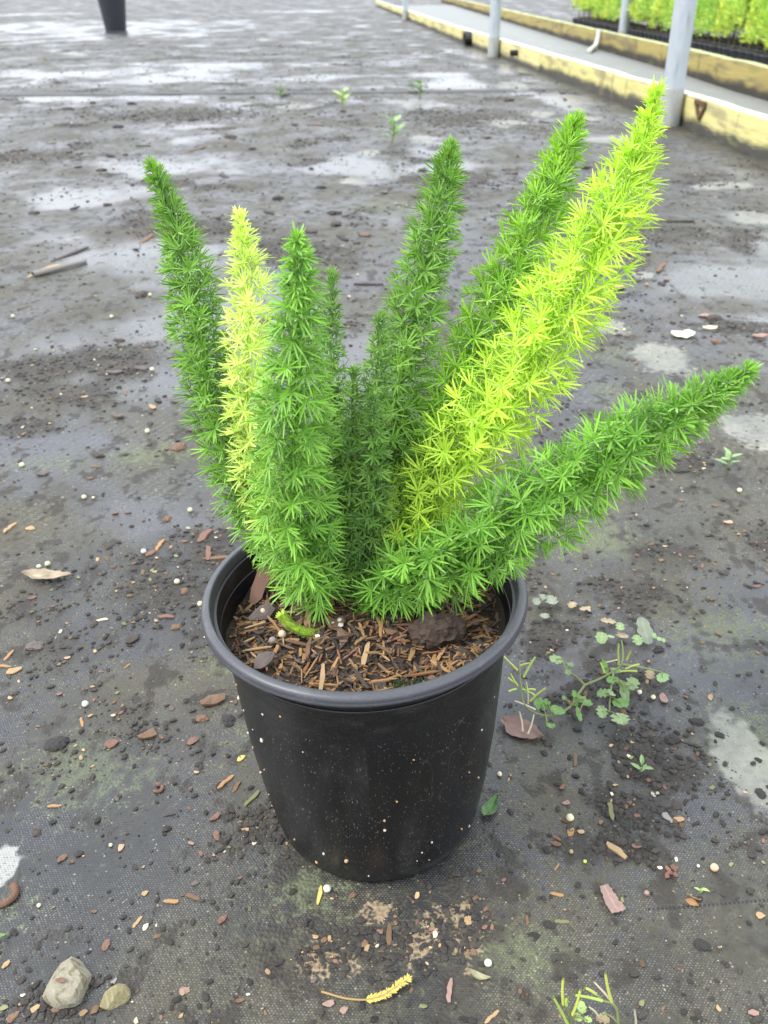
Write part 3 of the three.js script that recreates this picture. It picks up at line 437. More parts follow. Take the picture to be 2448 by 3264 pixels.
const chipMat = Object.fromEntries(Object.entries(CHIP).map(([k, c]) => [k, std(lin(...c), 0.8)]));
{
  const r = mulberry(21), R = 0.0724, y0 = 0.1330;
  const hAt = (x, z) => y0 + 0.0035 * n2(x * 40 + 2, z * 40) + 0.002 * n2(x * 110, z * 110) + 0.004 * Math.exp(-(x * x + z * z) / 0.0009) + 0.10 * Math.max(0, -z) * 0.2;
  const g = new THREE.CircleGeometry(R, 64), P0 = [], I = [], C = []; g.dispose();
  const rings = 26, sec = 72; for (let a = 0; a <= rings; a++) for (let b = 0; b < sec; b++) { const q = R * a / rings, t = b / sec * 6.2832, x = Math.cos(t) * q, z = Math.sin(t) * q; P0.push(x, hAt(x, z), z); const k = 0.7 + 0.5 * n2(x * 200, z * 200); C.push(0.045 * k, 0.030 * k, 0.020 * k); }
  for (let a = 0; a < rings; a++) for (let b = 0; b < sec; b++) { const b2 = (b + 1) % sec, p = a * sec + b, q = a * sec + b2, s = p + sec, t = q + sec; I.push(p, q, s, q, t, s); }
  const sg = new THREE.BufferGeometry(); sg.setAttribute('position', new THREE.Float32BufferAttribute(P0, 3)); sg.setAttribute('color', new THREE.Float32BufferAttribute(C, 3)); sg.setIndex(I); sg.computeVertexNormals();
  const soil = mesh('potting_mix', sg, new THREE.MeshStandardMaterial({ vertexColors: true, roughness: 0.9 }), fern);
  const place = (m, s, sy, sz, lift = 0, tilt = 0.45, inside = 0.93) => { let x, z; do { x = (r() * 2 - 1) * R; z = (r() * 2 - 1) * R; } while (Math.hypot(x, z) > R * inside - s * 0.35); m.position.set(x, hAt(x, z) + lift, z); m.rotation.set((r() - 0.5) * tilt, r() * 6.28, (r() - 0.5) * tilt); m.scale.set(s, sy, sz); };
  const tones = ['tan', 'orange', 'woody', 'woody', 'brown', 'redbrown', 'woody', 'brown', 'dark', 'rust'];
  for (let k = 0; k < 230; k++) { const s = 0.007 + 0.010 * r(), m = mesh('wood_chip', chipGeos[k % 10], chipMat[tones[Math.floor(r() * 10)]], soil); place(m, s, 0.006, s * (0.25 + 0.5 * r()), 0.0012 + 0.0025 * r(), 0.6); if (Math.hypot(m.position.x, m.position.z + 0.01) < 0.02) m.position.y -= 0.002; }
  const bt = ['brown', 'purple', 'redbrown', 'dark', 'brown'];
  for (let k = 0; k < 70; k++) { const s = 0.005 + 0.009 * r() * r(), m = mesh('bark_piece', barkGeos[k % 9], chipMat[bt[k % 5]], soil); place(m, s, s, s, 0.001 + 0.002 * r(), 0.6); }
  // many small bits, too fine to pick out
  const bits = []; const m4 = new THREE.Matrix4(), q = new THREE.Quaternion(), e = new THREE.Euler(), dummy = new THREE.Object3D();
  const inst = new THREE.InstancedMesh(chipGeos[2], new THREE.MeshStandardMaterial({ color: 0xffffff, roughness: 0.85 }), 3200), cc = new THREE.Color();
  for (let k = 0; k < 3200; k++) { const s = 0.0022 + 0.0058 * Math.pow(r(), 1.5); place(dummy, s, s * 0.7, s * (0.4 + 0.7 * r()), 0.0004 + 0.0015 * r(), 1.2, 0.985); dummy.updateMatrix(); inst.setMatrixAt(k, dummy.matrix); const c = CHIP[['brown', 'dark', 'woody', 'black', 'rust', 'woody', 'dark'][Math.floor(r() * 7)]], v = 0.6 + 0.7 * r(); inst.setColorAt(k, cc.setRGB(c[0] * v, c[1] * v, c[2] * v)); }
  inst.name = 'mulch_crumbs'; inst.castShadow = inst.receiveShadow = true; inst.userData.kind = 'stuff'; soil.add(inst);
  // single pieces one can point at
  const put = (name, geo, mat, x, z, s, sy, sz, ry, lift, rx = 0, label) => { const m = mesh(name, geo, mat, soil); m.position.set(x, hAt(x, z) + lift, z); m.scale.set(s, sy, sz); m.rotation.set(rx, ry, 0); if (label) m.userData.label = label; return m; };
  put('bark_nugget', lumpGeo(5, 6, 0.3, 0.62), std(lin(0.045, 0.028, 0.018), 0.8), 0.036, 0.017, 0.025, 0.03, 0.016, 0.15, 0.006, 0, 'dark lumpy bark nugget in the potting mix');
  put('bark_piece', barkGeos[2], chipMat.purple, -0.0545, -0.008, 0.017, 0.02, 0.016, 0.6, 0.004, 0.5); put('bark_piece', barkGeos[4], chipMat.purple, -0.049, 0.034, 0.014, 0.016, 0.013, 1.0, 0.003, 0.2);
  put('wood_chip', chipGeos[3], chipMat.tan, 0.028, -0.008, 0.03, 0.012, 0.011, 0.45, 0.005, 0.2); put('wood_chip', chipGeos[5], chipMat.tan, -0.02, 0.05, 0.016, 0.01, 0.012, 1.5, 0.005, 0.6); put('wood_chip', chipGeos[1], chipMat.redbrown, -0.058, -0.026, 0.022, 0.012, 0.03, 1.2, 0.006, 0.7);
  for (const [x, z, s] of [[-0.047, 0.016, 0.0040], [-0.0425, 0.0115, 0.0042], [-0.0545, -0.009, 0.0037]]) put('fertiliser_prill', new THREE.SphereGeometry(0.5, 18, 14), chipMat[z > 0.014 ? 'grey' : 'cream'], x, z, s, s * 0.95, s, 0, 0.0045);
  for (const [x, z] of [[-0.013, 0.007], [-0.0165, 0.0085], [-0.0125, 0.0105], [-0.024, 0.016], [0.047, 0.044]]) put('white_grit', lumpGeos[3], chipMat.white, x, z, 0.0026, 0.0026, 0.0026, x * 100, 0.003);
  // a scrap of moss near the front edge
  { const b = new Buf(), rr = mulberry(61); for (let k = 0; k < 420; k++) { const a = rr() * 6.28, q = Math.sqrt(rr()), x = 0.021 + Math.cos(a) * q * 0.012, z = 0.052 + Math.sin(a) * q * 0.005, y = hAt(x, z), L = 0.0022 + 0.002 * rr(), dx = (rr() - 0.5) * 0.003, dz = (rr() - 0.5) * 0.003, kk = 0.6 + 0.8 * rr(), c = [0.05 * kk, 0.09 * kk, 0.022 * kk]; const i = b.v(x - 0.0004, y, z, c), j = b.v(x + 0.0004, y, z, c), l = b.v(x + dx, y + L, z + dz, c); b.i.push(i, j, l); } const m = mesh('moss', b.geo(), new THREE.MeshStandardMaterial({ vertexColors: true, roughness: 1, side: THREE.DoubleSide }), soil); m.userData.kind = 'stuff'; }
}

// plumes: a stem, short branchlets all round it, needles along and at the end of each branchlet
function needle(b, o, d, side, L, w, c, tipC, droop, keel) {
  // o origin, d unit direction, side unit across
  const up = V(0, 0, 0).crossVectors(side, d), st = [[0, 0.5], [0.35, 0.95], [0.8, 0.8]], id = [];
  for (const [t, k] of st) {
    const bend = -droop * t * t * L, x = o.x + d.x * L * t, y = o.y + d.y * L * t + bend, z = o.z + d.z * L * t, h = w * 0.5 * k, e = keel * h;
    id.push([b.v(x + side.x * h + up.x * e, y + side.y * h + up.y * e, z + side.z * h + up.z * e, c), b.v(x, y, z, c), b.v(x - side.x * h + up.x * e, y - side.y * h + up.y * e, z - side.z * h + up.z * e, c)]);
  }
  const tip = b.v(o.x + d.x * L, o.y + d.y * L - droop * L, o.z + d.z * L, tipC);
  for (let s = 0; s < 2; s++) for (let q = 0; q < 2; q++) b.i.push(id[s][q], id[s + 1][q], id[s][q + 1], id[s][q + 1], id[s + 1][q], id[s + 1][q + 1]);
  b.i.push(id[2][0], tip, id[2][1], id[2][1], tip, id[2][2]);
}
const needleMat = new THREE.MeshPhysicalMaterial({ color: 0xffffff, vertexColors: true, roughness: 1, transmission: 0.34, thickness: 0, clearcoat: 0.5, clearcoatRoughness: 0.38, side: THREE.DoubleSide });
const TONES = {
  dark: { a: [0.125, 0.30, 0.014], b: [0.20, 0.42, 0.026], stem: [0.10, 0.24, 0.04] },
  mid: { a: [0.145, 0.36, 0.018], b: [0.235, 0.50, 0.034], stem: [0.12, 0.28, 0.045] },
  fresh: { a: [0.20, 0.44, 0.016], b: [0.32, 0.58, 0.024], stem: [0.16, 0.32, 0.045] },
  lime: { a: [0.46, 0.70, 0.032], b: [0.60, 0.82, 0.055], stem: [0.28, 0.46, 0.04] },
  yellow: { a: [0.63, 0.82, 0.14], b: [0.74, 0.88, 0.20], stem: [0.42, 0.55, 0.05] },
  fine: { a: [0.09, 0.235, 0.018], b: [0.18, 0.36, 0.03], stem: [0.11, 0.2, 0.05] },
};
const stemMats = {};
const eye = camera.position.clone();
function plume(key, tone, opt, label) {
  const pts = PLUMES[key], r = mulberry(opt.seed), T = TONES[tone];
  const curve = new THREE.CatmullRomCurve3(pts.map((p) => V(p[0], p[1], p[2])), false, 'centripetal'), len = curve.getLength();
  const acc = [0]; for (let i = 1; i < pts.length; i++) acc.push(acc[i - 1] + Math.hypot(pts[i][0] - pts[i - 1][0], pts[i][1] - pts[i - 1][1], pts[i][2] - pts[i - 1][2]));
  const widthAt = (t) => { const s = t * acc.at(-1); let i = 1; while (i < acc.length - 1 && acc[i] < s) i++; return mix(pts[i - 1][3], pts[i][3], Math.min(1, Math.max(0, (s - acc[i - 1]) / (acc[i] - acc[i - 1])))); };
  const sp = []; for (let k = 0; k <= 14; k++) sp.push(curve.getPointAt(k / 14));
  const stemMat = stemMats[tone] ??= std(lin(...T.stem), 0.6);
  const stem = mesh('plume', tube(sp, opt.stem ?? 0.0013, 0.0005, 7, 40), stemMat, fern); if (label) stem.userData.label = label;
  const clusters = [];
  const step = (opt.step ?? 0.0031) * 0.86, N = Math.floor(len / step); let phi = r() * 6.28;
  for (let k = 0; k <= N; k++) {
    const t = Math.min(0.999, (k + r() * 0.6) / N); if (t < (opt.from ?? 0.06)) continue;
    const o = curve.getPointAt(t), tg = curve.getTangentAt(t), w = widthAt(t) * (opt.fat ?? 1.0) * (1 - 0.22 * sst(0.8, 1, t)), R = Math.max(0.003, w / 2);
    const n0 = V(0, 0, 1).cross(tg).normalize(), n1 = V().crossVectors(tg, n0).normalize(), nb = opt.per ?? 2;
    for (let q = 0; q < nb; q++) {
      phi += 2.39996 + (r() - 0.5) * 0.5;
      const alpha = mix(opt.angle ?? 1.12, 0.62, sst(0.7, 1.0, t)) + (r() - 0.5) * 0.3, rad = n0.clone().multiplyScalar(Math.cos(phi)).addScaledVector(n1, Math.sin(phi));
      const d = tg.clone().multiplyScalar(Math.cos(alpha)).addScaledVector(rad, Math.sin(alpha)).normalize();
      const nl = Math.min(opt.needle ?? 0.0105, R * 0.72 + 0.0032) * (0.85 + 0.3 * r()), lb = Math.max(0.0008, (R * (0.86 + 0.26 * r()) - nl * 0.72) / Math.sin(Math.max(0.5, alpha)));
      const b = new Buf(), wN = (opt.wide ?? 0.00086) * (0.85 + 0.3 * r()), end = o.clone().addScaledVector(d, lb), droop = (opt.droop ?? 0.04) * (0.4 + 1.2 * r());
      const kk = 0.86 + 0.28 * r(), m = r(), col = [0, 1, 2].map((c) => mix(T.a[c], T.b[c], m) * kk);
      const e0 = V(0.3, 1, 0.2).cross(d).normalize(), e1 = V().crossVectors(d, e0).normalize();
      // branchlet
      { const h = 0.00035, i0 = b.v(o.x + e0.x * h, o.y + e0.y * h, o.z + e0.z * h, T.stem), i1 = b.v(o.x - e0.x * h, o.y - e0.y * h, o.z - e0.z * h, T.stem), i2 = b.v(o.x + e1.x * h, o.y + e1.y * h, o.z + e1.z * h, T.stem), i3 = b.v(end.x, end.y, end.z, T.stem); b.i.push(i0, i1, i3, i1, i2, i3, i2, i0, i3); }
      const leaf = (at, spread, az, L) => {
        const rr = e0.clone().multiplyScalar(Math.cos(az)).addScaledVector(e1, Math.sin(az)), nd = d.clone().multiplyScalar(Math.cos(spread)).addScaledVector(rr, Math.sin(spread)).normalize();
        const side = V().crossVectors(nd, d).normalize(); if (side.lengthSq() < 0.5) side.copy(e0);
        const v = 0.88 + 0.24 * r(), c = [col[0] * v, col[1] * v, col[2] * v], tc = [Math.min(0.8, c[0] * 1.35 + 0.03), Math.min(0.85, c[1] * 1.2 + 0.03), c[2] * 1.3 + 0.015];
        needle(b, at, nd, side, L, wN, c, tc, droop, 0.45);
      };
      const rosette = opt.rosette ?? 9; let az0 = r() * 6.28;
      for (let s = 0; s < rosette; s++) leaf(end, 0.45 + 0.85 * ((s * 0.618) % 1) + (r() - 0.5) * 0.25, az0 += 2.39996 + (r() - 0.5) * 0.4, nl * (0.8 + 0.3 * r()));
      for (let s = 0.0016; s < lb * 0.9; s += 0.0021) { const at = o.clone().addScaledVector(d, s); for (let w2 = 0; w2 < 3; w2++) leaf(at, 0.7 + 0.6 * r(), az0 += 2.2 + r() * 0.5, nl * (0.6 + 0.35 * r())); }
      const toEye = eye.clone().sub(end).normalize(); clusters.push({ b, s: toEye.dot(rad) + 0.5 * R / 0.02 - (t < 0.15 ? 1 : 0) + r() * 0.35 });
    }
  }
  // end tuft
  { const b = new Buf(), o = curve.getPointAt(1), d = curve.getTangentAt(1), e0 = V(0.3, 0.2, 1).cross(d).normalize(), e1 = V().crossVectors(d, e0); for (let s = 0; s < 14; s++) { const az = s * 2.4, sp2 = 0.15 + 0.5 * r(), rr = e0.clone().multiplyScalar(Math.cos(az)).addScaledVector(e1, Math.sin(az)), nd = d.clone().multiplyScalar(Math.cos(sp2)).addScaledVector(rr, Math.sin(sp2)).normalize(), side = V().crossVectors(nd, rr).normalize(), c = T.b.map((x) => x * (0.9 + 0.3 * r())); needle(b, o.clone().addScaledVector(d, -0.004 * r()), nd, side, (opt.needle ?? 0.0105) * (0.5 + 0.4 * r()), opt.wide ?? 0.00098, c, c, 0.03, 0.4); } clusters.push({ b, s: 9 }); }
  clusters.sort((p, q) => q.s - p.s);
  const rest = new Buf();
  clusters.forEach((c, i) => {
    if (i < (opt.parts ?? 20)) { mesh('needle_cluster', c.b.geo(), needleMat, stem); return; }
    const at = rest.p.length / 3; for (const v of c.b.p) rest.p.push(v); for (const v of c.b.c) rest.c.push(v); for (const v of c.b.i) rest.i.push(v + at);
  });
  const m = mesh('inner_needles', rest.geo(), needleMat, stem); m.userData.kind = 'stuff';
}
plume('far_left', 'dark', { seed: 1, needle: 0.0102, rosette: 12, step: 0.0025, per: 2 }, 'dark green plume leaning to the left');
plume('yellow_left', 'yellow', { seed: 2, needle: 0.0092, rosette: 11, step: 0.0029, per: 2 }, 'upright yellow plume on the left');
plume('front_left', 'mid', { seed: 3, needle: 0.0108, rosette: 12, step: 0.0024, per: 2, droop: 0.14 }, 'tall green plume at the front left');
plume('thin_left', 'fine', { seed: 4, needle: 0.0062, wide: 0.0008, step: 0.0024, per: 2, rosette: 7 }, 'slender young plume in the middle');
plume('center_back', 'dark', { seed: 5, needle: 0.0100, rosette: 12, step: 0.0025, per: 2 }, 'dark green plume rising in the centre');
plume('short_a', 'fine', { seed: 6, needle: 0.0060, wide: 0.0008, step: 0.0023, per: 2, rosette: 7 }, 'short fine plume in the middle');
plume('short_b', 'fine', { seed: 7, needle: 0.0062, wide: 0.0008, step: 0.0023, per: 2, rosette: 7 });
plume('short_c', 'fine', { seed: 8, needle: 0.0064, wide: 0.0008, step: 0.0024, per: 2, rosette: 7 });
plume('short_d', 'fine', { seed: 9, needle: 0.0068, wide: 0.0009, step: 0.0025, per: 2, rosette: 7 });
plume('short_e', 'fine', { seed: 10, needle: 0.0070, wide: 0.0009, step: 0.0025, per: 2, rosette: 7 });
plume('back_right', 'fresh', { seed: 11, fat: 1.02, needle: 0.0108, rosette: 12, step: 0.0025, per: 2 }, 'bright green plume behind the lime one');
plume('lime_right', 'lime', { seed: 12, fat: 1.02, needle: 0.0118, rosette: 12, step: 0.0026, per: 2, parts: 30 }, 'long lime yellow plume leaning right');
plume('right', 'mid', { seed: 13, fat: 1.02, needle: 0.0122, wide: 0.00094, step: 0.0025, per: 2, droop: 0.05, rosette: 14, parts: 34 }, 'thick green plume reaching out to the right');
plume('low_front', 'mid', { seed: 14, needle: 0.0120, wide: 0.00094, step: 0.0029, per: 2, rosette: 12 });
{ // new shoot curling out of the mix
  const b = new Buf(), r = mulberry(71), c = new THREE.CatmullRomCurve3([V(-0.020, 0.132, 0.008), V(-0.029, 0.1365, 0.0115), V(-0.037, 0.1425, 0.0125), V(-0.0415, 0.149, 0.012)]);
  const s = mesh('young_shoot', tube(c.getPoints(10), 0.0017, 0.0021, 8, 24), std(lin(0.36, 0.50, 0.05), 0.7), fern); s.userData.label = 'stubby lime shoot just above the mix';
  for (let k = 0; k < 620; k++) { const t = Math.min(1, r() * 1.03), o = c.getPointAt(t), d = c.getTangentAt(t), a = r() * 6.28, n0 = V(0, 0, 1).cross(d).normalize(), n1 = V().crossVectors(d, n0), rad = n0.multiplyScalar(Math.cos(a)).addScaledVector(n1, Math.sin(a)), nd = d.clone().multiplyScalar(1.1).add(rad).normalize(), k2 = 0.8 + 0.4 * r(); needle(b, o.addScaledVector(rad, 0.0014), nd, V().crossVectors(nd, rad).normalize(), 0.0017 + 0.001 * r(), 0.0008, [0.46 * k2, 0.62 * k2, 0.05], [0.58, 0.72, 0.08], 0, 0.4); }
  mesh('scales', b.geo(), needleMat, s).userData.kind = 'stuff';
}
// ---------------------------------------------------------------- things lying on the cloth
// kind  x  z  length in mm  turn in degrees  tone
const LITTER = `
prill -0.537 -0.901 6.1 0 cream
prill -0.390 -0.894 6.1 0 cream
prill -0.453 -0.649 7.4 0 cream
prill -0.251 -0.507 5.0 0 cream
prill -0.362 -0.432 4.7 0 cream
prill -0.280 -0.366 4.9 0 cream
prill -0.356 -0.995 6.5 0 cream
prill -0.174 -0.339 5.2 0 cream
prill -0.284 -0.682 5.8 0 cream
prill -0.278 -0.252 5.5 0 cream
prill -0.284 -0.248 3.9 0 cream
prill -0.201 -0.269 6.0 0 white
prill -0.163 -0.222 4.9 0 cream
prill -0.139 -0.192 5.1 0 cream
prill -0.198 -0.082 4.4 0 white
prill -0.027 0.062 4.2 0 white
prill 0.112 0.017 5.1 0 cream
prill 0.185 0.051 4.6 0 orange
prill 0.177 0.049 1.8 0 white
prill 0.115 0.046 2.1 0 lime
prill 0.343 -0.362 5.7 0 cream
prill 0.179 -0.088 3.2 0 white
prill 0.187 -0.083 3.5 0 cream
prill 0.144 0.066 3.0 0 pink
prill 0.075 -0.017 3.1 0 cream
prill 0.055 0.105 3.9 0 white
clod -0.371 -1.000 29.8 32 dark
clod -0.406 -0.542 15.6 0 dark
clod -0.290 -0.453 14.4 0 dark
clod -0.210 -0.471 21.5 40 brown
clod -0.253 -0.529 10.3 0 dark
clod -0.253 -0.145 15.2 8 purple
clod -0.206 -0.046 17.3 0 black
clod -0.099 -0.067 11.9 14 black
clod -0.117 -0.069 9.9 28 brown
clod -0.153 -0.166 9.1 0 brown
clod -0.217 -0.171 8.5 0 dark
clod -0.288 -0.195 6.6 0 black
clod -0.094 0.117 5.8 0 pink
clod 0.047 0.081 6.3 0 tan
clod -0.139 -0.079 5.6 0 purple
clod -0.113 0.088 3.8 0 brown
clod -0.193 -0.326 11.0 0 brown
clod -0.196 0.023 6.9 0 dark
clod -0.085 -0.458 8.7 0 brown
clod 0.177 0.007 8.2 0 dark
clod 0.169 -0.007 7.3 0 dark
clod 0.138 0.033 7.9 0 dark
clod 0.479 -0.858 26.5 0 dark
clod 0.452 -0.765 16.1 0 brown
clod 0.210 -0.061 10.4 0 black
clod 0.189 -0.045 11.9 0 black
clod 0.169 -0.025 9.8 0 dark
clod 0.129 -0.170 7.8 0 dark
clod 0.205 -0.134 10.1 0 black
clod -0.234 -0.280 8.9 0 dark
clod -0.258 -0.144 6.8 0 dark
clod -0.735 -1.590 25.7 0 dark
clod -0.155 -0.211 8.9 0 brown
flake -0.329 -0.674 26.1 14 purple
flake -0.299 -0.687 21.1 0 purple
flake -0.293 -0.547 23.1 -34 purple
flake -0.257 -0.590 19.9 -50 dark
flake -0.237 -0.586 19.8 -24 purple
flake -0.201 -0.513 23.3 0 purple
flake -0.335 -0.415 16.7 22 purple
flake -0.263 -0.455 9.6 0 dark
flake -0.313 -0.311 11.7 0 tan
flake -0.195 -0.267 12.5 57 redbrown
flake -0.185 -0.239 5.8 0 tan
flake -0.275 -0.204 8.7 26 redbrown
flake -0.259 -0.118 15.1 38 tan
flake -0.225 -0.131 6.7 0 peach
flake -0.183 -0.152 15.4 54 dark
flake -0.203 -0.098 5.6 15 redbrown
flake -0.171 -0.046 11.9 46 redbrown
flake -0.119 -0.048 10.7 50 redbrown
flake -0.112 -0.085 23.0 35 brown
flake -0.149 -0.053 15.4 28 brown
flake -0.172 -0.074 5.3 41 redbrown
flake -0.129 0.112 5.3 65 grey
flake -0.163 0.126 7.5 35 tan
flake -0.138 0.093 7.6 82 redbrown
flake -0.149 0.074 4.4 0 brown
flake -0.125 0.063 5.1 52 tan
flake -0.120 0.083 5.3 74 cream
flake -0.081 0.079 7.4 65 redbrown
flake -0.145 0.034 6.2 82 peach
flake -0.095 0.013 8.9 37 redbrown
flake -0.092 0.026 9.9 -66 redbrown
flake -0.106 0.031 5.5 -25 pink
flake -0.099 0.038 4.9 -57 redbrown
flake -0.076 0.022 5.9 0 tan
flake -0.070 0.031 3.8 25 cream
flake -0.099 0.057 5.7 25 purple
flake -0.185 0.103 6.1 65 tan
flake -0.067 0.093 5.5 64 dark
flake -0.049 0.103 7.3 34 black
flake -0.031 0.112 5.4 45 purple
flake -0.066 0.122 5.8 12 brown
flake -0.093 0.129 3.5 73 tan
flake -0.023 0.124 7.6 12 pink
flake -0.016 0.127 5.6 44 pink
flake 0.111 0.026 7.9 66 orange
flake 0.101 0.034 7.4 -13 brown
flake 0.112 0.005 6.1 13 pink
flake 0.112 -0.007 6.2 38 redbrown
flake 0.169 0.016 10.7 -49 grey
flake 0.175 0.018 9.1 0 tan
flake 0.146 0.036 6.8 0 redbrown
flake 0.069 0.119 4.6 73 brown
flake 0.200 0.079 6.4 13 tan
flake 0.221 -0.002 3.6 0 peach
flake 0.178 0.130 6.6 0 pink
flake 0.313 -0.305 10.8 0 peach
flake 0.303 -0.208 7.4 0 redbrown
flake 0.264 -0.251 7.8 0 brown
flake 0.194 -0.082 13.4 87 pink
flake 0.226 -0.084 6.8 70 tan
flake 0.311 -0.335 7.7 0 redbrown
flake 0.283 -0.345 6.9 0 redbrown
flake 0.472 -0.869 26.7 0 pink
flake 0.461 -0.816 25.7 0 cream
flake 0.379 -1.018 36.8 -52 tan
flake 0.517 -0.781 27.6 0 pink
flake -0.232 -0.339 9.4 0 redbrown
flake -0.243 -0.337 10.3 0 brown
flake -0.169 -0.286 7.3 0 redbrown
flake -0.133 -0.308 5.8 0 tan
flake -0.199 -0.224 4.5 0 orange
flake -0.086 -0.033 7.6 50 yellow
flake -0.176 0.041 8.1 58 brown
flake -0.036 -0.028 4.6 0 redbrown
flake -0.894 -2.370 26.8 0 dark
flake -0.155 -1.331 19.2 0 redbrown
flake -0.097 -1.086 18.3 0 redbrown
flake 0.456 -1.040 17.8 0 dark
splinter -0.190 -0.281 19.0 79 orange
splinter -0.196 -0.066 10.9 -65 orange
splinter -0.192 0.004 9.9 0 orange
splinter -0.093 -0.014 15.6 54 orange
splinter -0.110 0.068 9.4 -6 orange
splinter -0.125 0.080 8.0 65 tan
splinter -0.075 -0.001 15.5 58 green
splinter -0.086 -0.010 10.8 67 brown
splinter -0.031 0.065 13.4 86 yellow
splinter 0.134 0.039 15.3 -48 tan
splinter 0.035 0.118 13.5 81 pink
splinter 0.124 -0.029 12.8 79 brown
splinter 0.300 -0.401 18.3 0 black
splinter 0.137 0.011 17.6 86 green
splinter 0.096 0.066 8.1 -18 orange
splinter 0.096 0.082 8.6 0 green
splinter 0.099 0.049 6.0 57 orange
splinter -0.212 -0.176 10.0 9 cream
splinter -0.136 -0.258 27.7 9 brown
splinter -0.153 -0.294 25.3 73 redbrown
splinter -0.145 -0.266 25.2 -79 redbrown
splinter -0.269 -0.135 13.1 78 orange
splinter -0.268 -0.123 12.0 -8 orange
splinter 0.054 0.131 10.6 39 tan
splinter -0.709 -2.492 53.0 0 black
splinter -1.060 -2.405 78.0 40 dark
splinter -1.003 -2.547 36.9 0 green
splinter -0.570 -1.144 89.1 66 tan
splinter -0.556 -1.248 114.8 68 dark
splinter -0.163 -0.178 14.3 0 redbrown
splinter -0.332 -0.313 20.1 74 tan
splinter 0.078 0.080 8.8 86 brown
splinter 0.006 0.088 14.2 86 brown
splinter 0.081 -0.015 7.3 67 tan
`.trim().split('\n').map((l) => { const [k, x, z, s, a, c] = l.split(' '); return { k, x: +x, z: +z, s: +s / 1000 * (k === 'prill' ? 1 : 0.88), a: +a * Math.PI / 180, c }; });
const TONE_WORD = { woody: 'dull tan', rust: 'rusty brown', tan: 'tan', orange: 'orange brown', brown: 'brown', redbrown: 'reddish brown', dark: 'dark brown', black: 'blackish', purple: 'purplish brown', pink: 'pinkish', peach: 'peach coloured', cream: 'cream', yellow: 'yellowish', grey: 'grey', green: 'greenish', white: 'white', lime: 'lime green' };
function where(x, z) {
  if (z < -1.2) return 'far behind the pot';
  if (z < -0.45) return x < 0 ? 'behind the pot to the left' : 'behind the pot to the right';
  if (z > 0.065) return x < -0.09 ? 'beside the pale stone' : x < 0.05 ? 'in front of the pot' : 'at the front right';
  if (x < -0.16) return 'far left of the pot';
  if (x < 0) return z < -0.12 ? 'left behind the pot rim' : 'just left of the pot';
  return z < -0.2 ? 'right behind the fern' : z < -0.005 ? 'near the weed' : 'just right of the pot';
}
const KIND = { prill: ['fertiliser_prill', 'fertiliser bead', 'bead'], clod: ['soil_clod', 'crumbly soil clod', 'soil clod'], flake: ['bark_flake', 'bark flake', 'bark'], splinter: ['wood_splinter', 'wood splinter', 'splinter'] };
{ // a few more of each, scattered as in the yard behind
  const r = mulberry(404);
  const add = (k, n, x0, x1, z0, z1, s0, s1, tones) => { for (let i = 0, g = 0; i < n && g < n * 20; g++) { const z = z0 + (z1 - z0) * r(), x = (x0 + (x1 - x0) * r()) * (1 + Math.max(0, -z) * 0.9); if (Math.hypot(x, z) < 0.075 || (x > LINE1(z) - 0.08)) continue; LITTER.push({ k, x, z, s: (s0 + (s1 - s0) * Math.pow(r(), 1.8)) * (1 + 0.35 * Math.max(0, -z)), a: r() * 6.28, c: tones[Math.floor(r() * tones.length)] }); i++; } };
  add('clod', 50, -0.24, 0.24, -1.6, 0.1, 0.004, 0.010, ['dark', 'black', 'dark', 'black']);
  add('clod', 45, -0.3, 0.26, -4.2, -1.4, 0.008, 0.02, ['dark', 'black', 'dark', 'black']);
  add('flake', 36, -0.24, 0.24, -1.2, 0.13, 0.004, 0.011, ['brown', 'dark', 'purple', 'tan', 'redbrown', 'brown']);
  add('flake', 26, -0.3, 0.26, -3.4, -1.1, 0.010, 0.024, ['brown', 'purple', 'dark', 'purple', 'dark']);
  add('splinter', 26, -0.24, 0.24, -0.9, 0.13, 0.004, 0.010, ['woody', 'rust', 'brown', 'dark']);
  add('splinter', 18, -0.3, 0.26, -3.0, -0.9, 0.02, 0.05, ['dark', 'brown', 'black']);
  add('prill', 22, -0.24, 0.24, -1.1, 0.13, 0.0018, 0.0042, ['cream', 'white', 'tan', 'cream']);
}
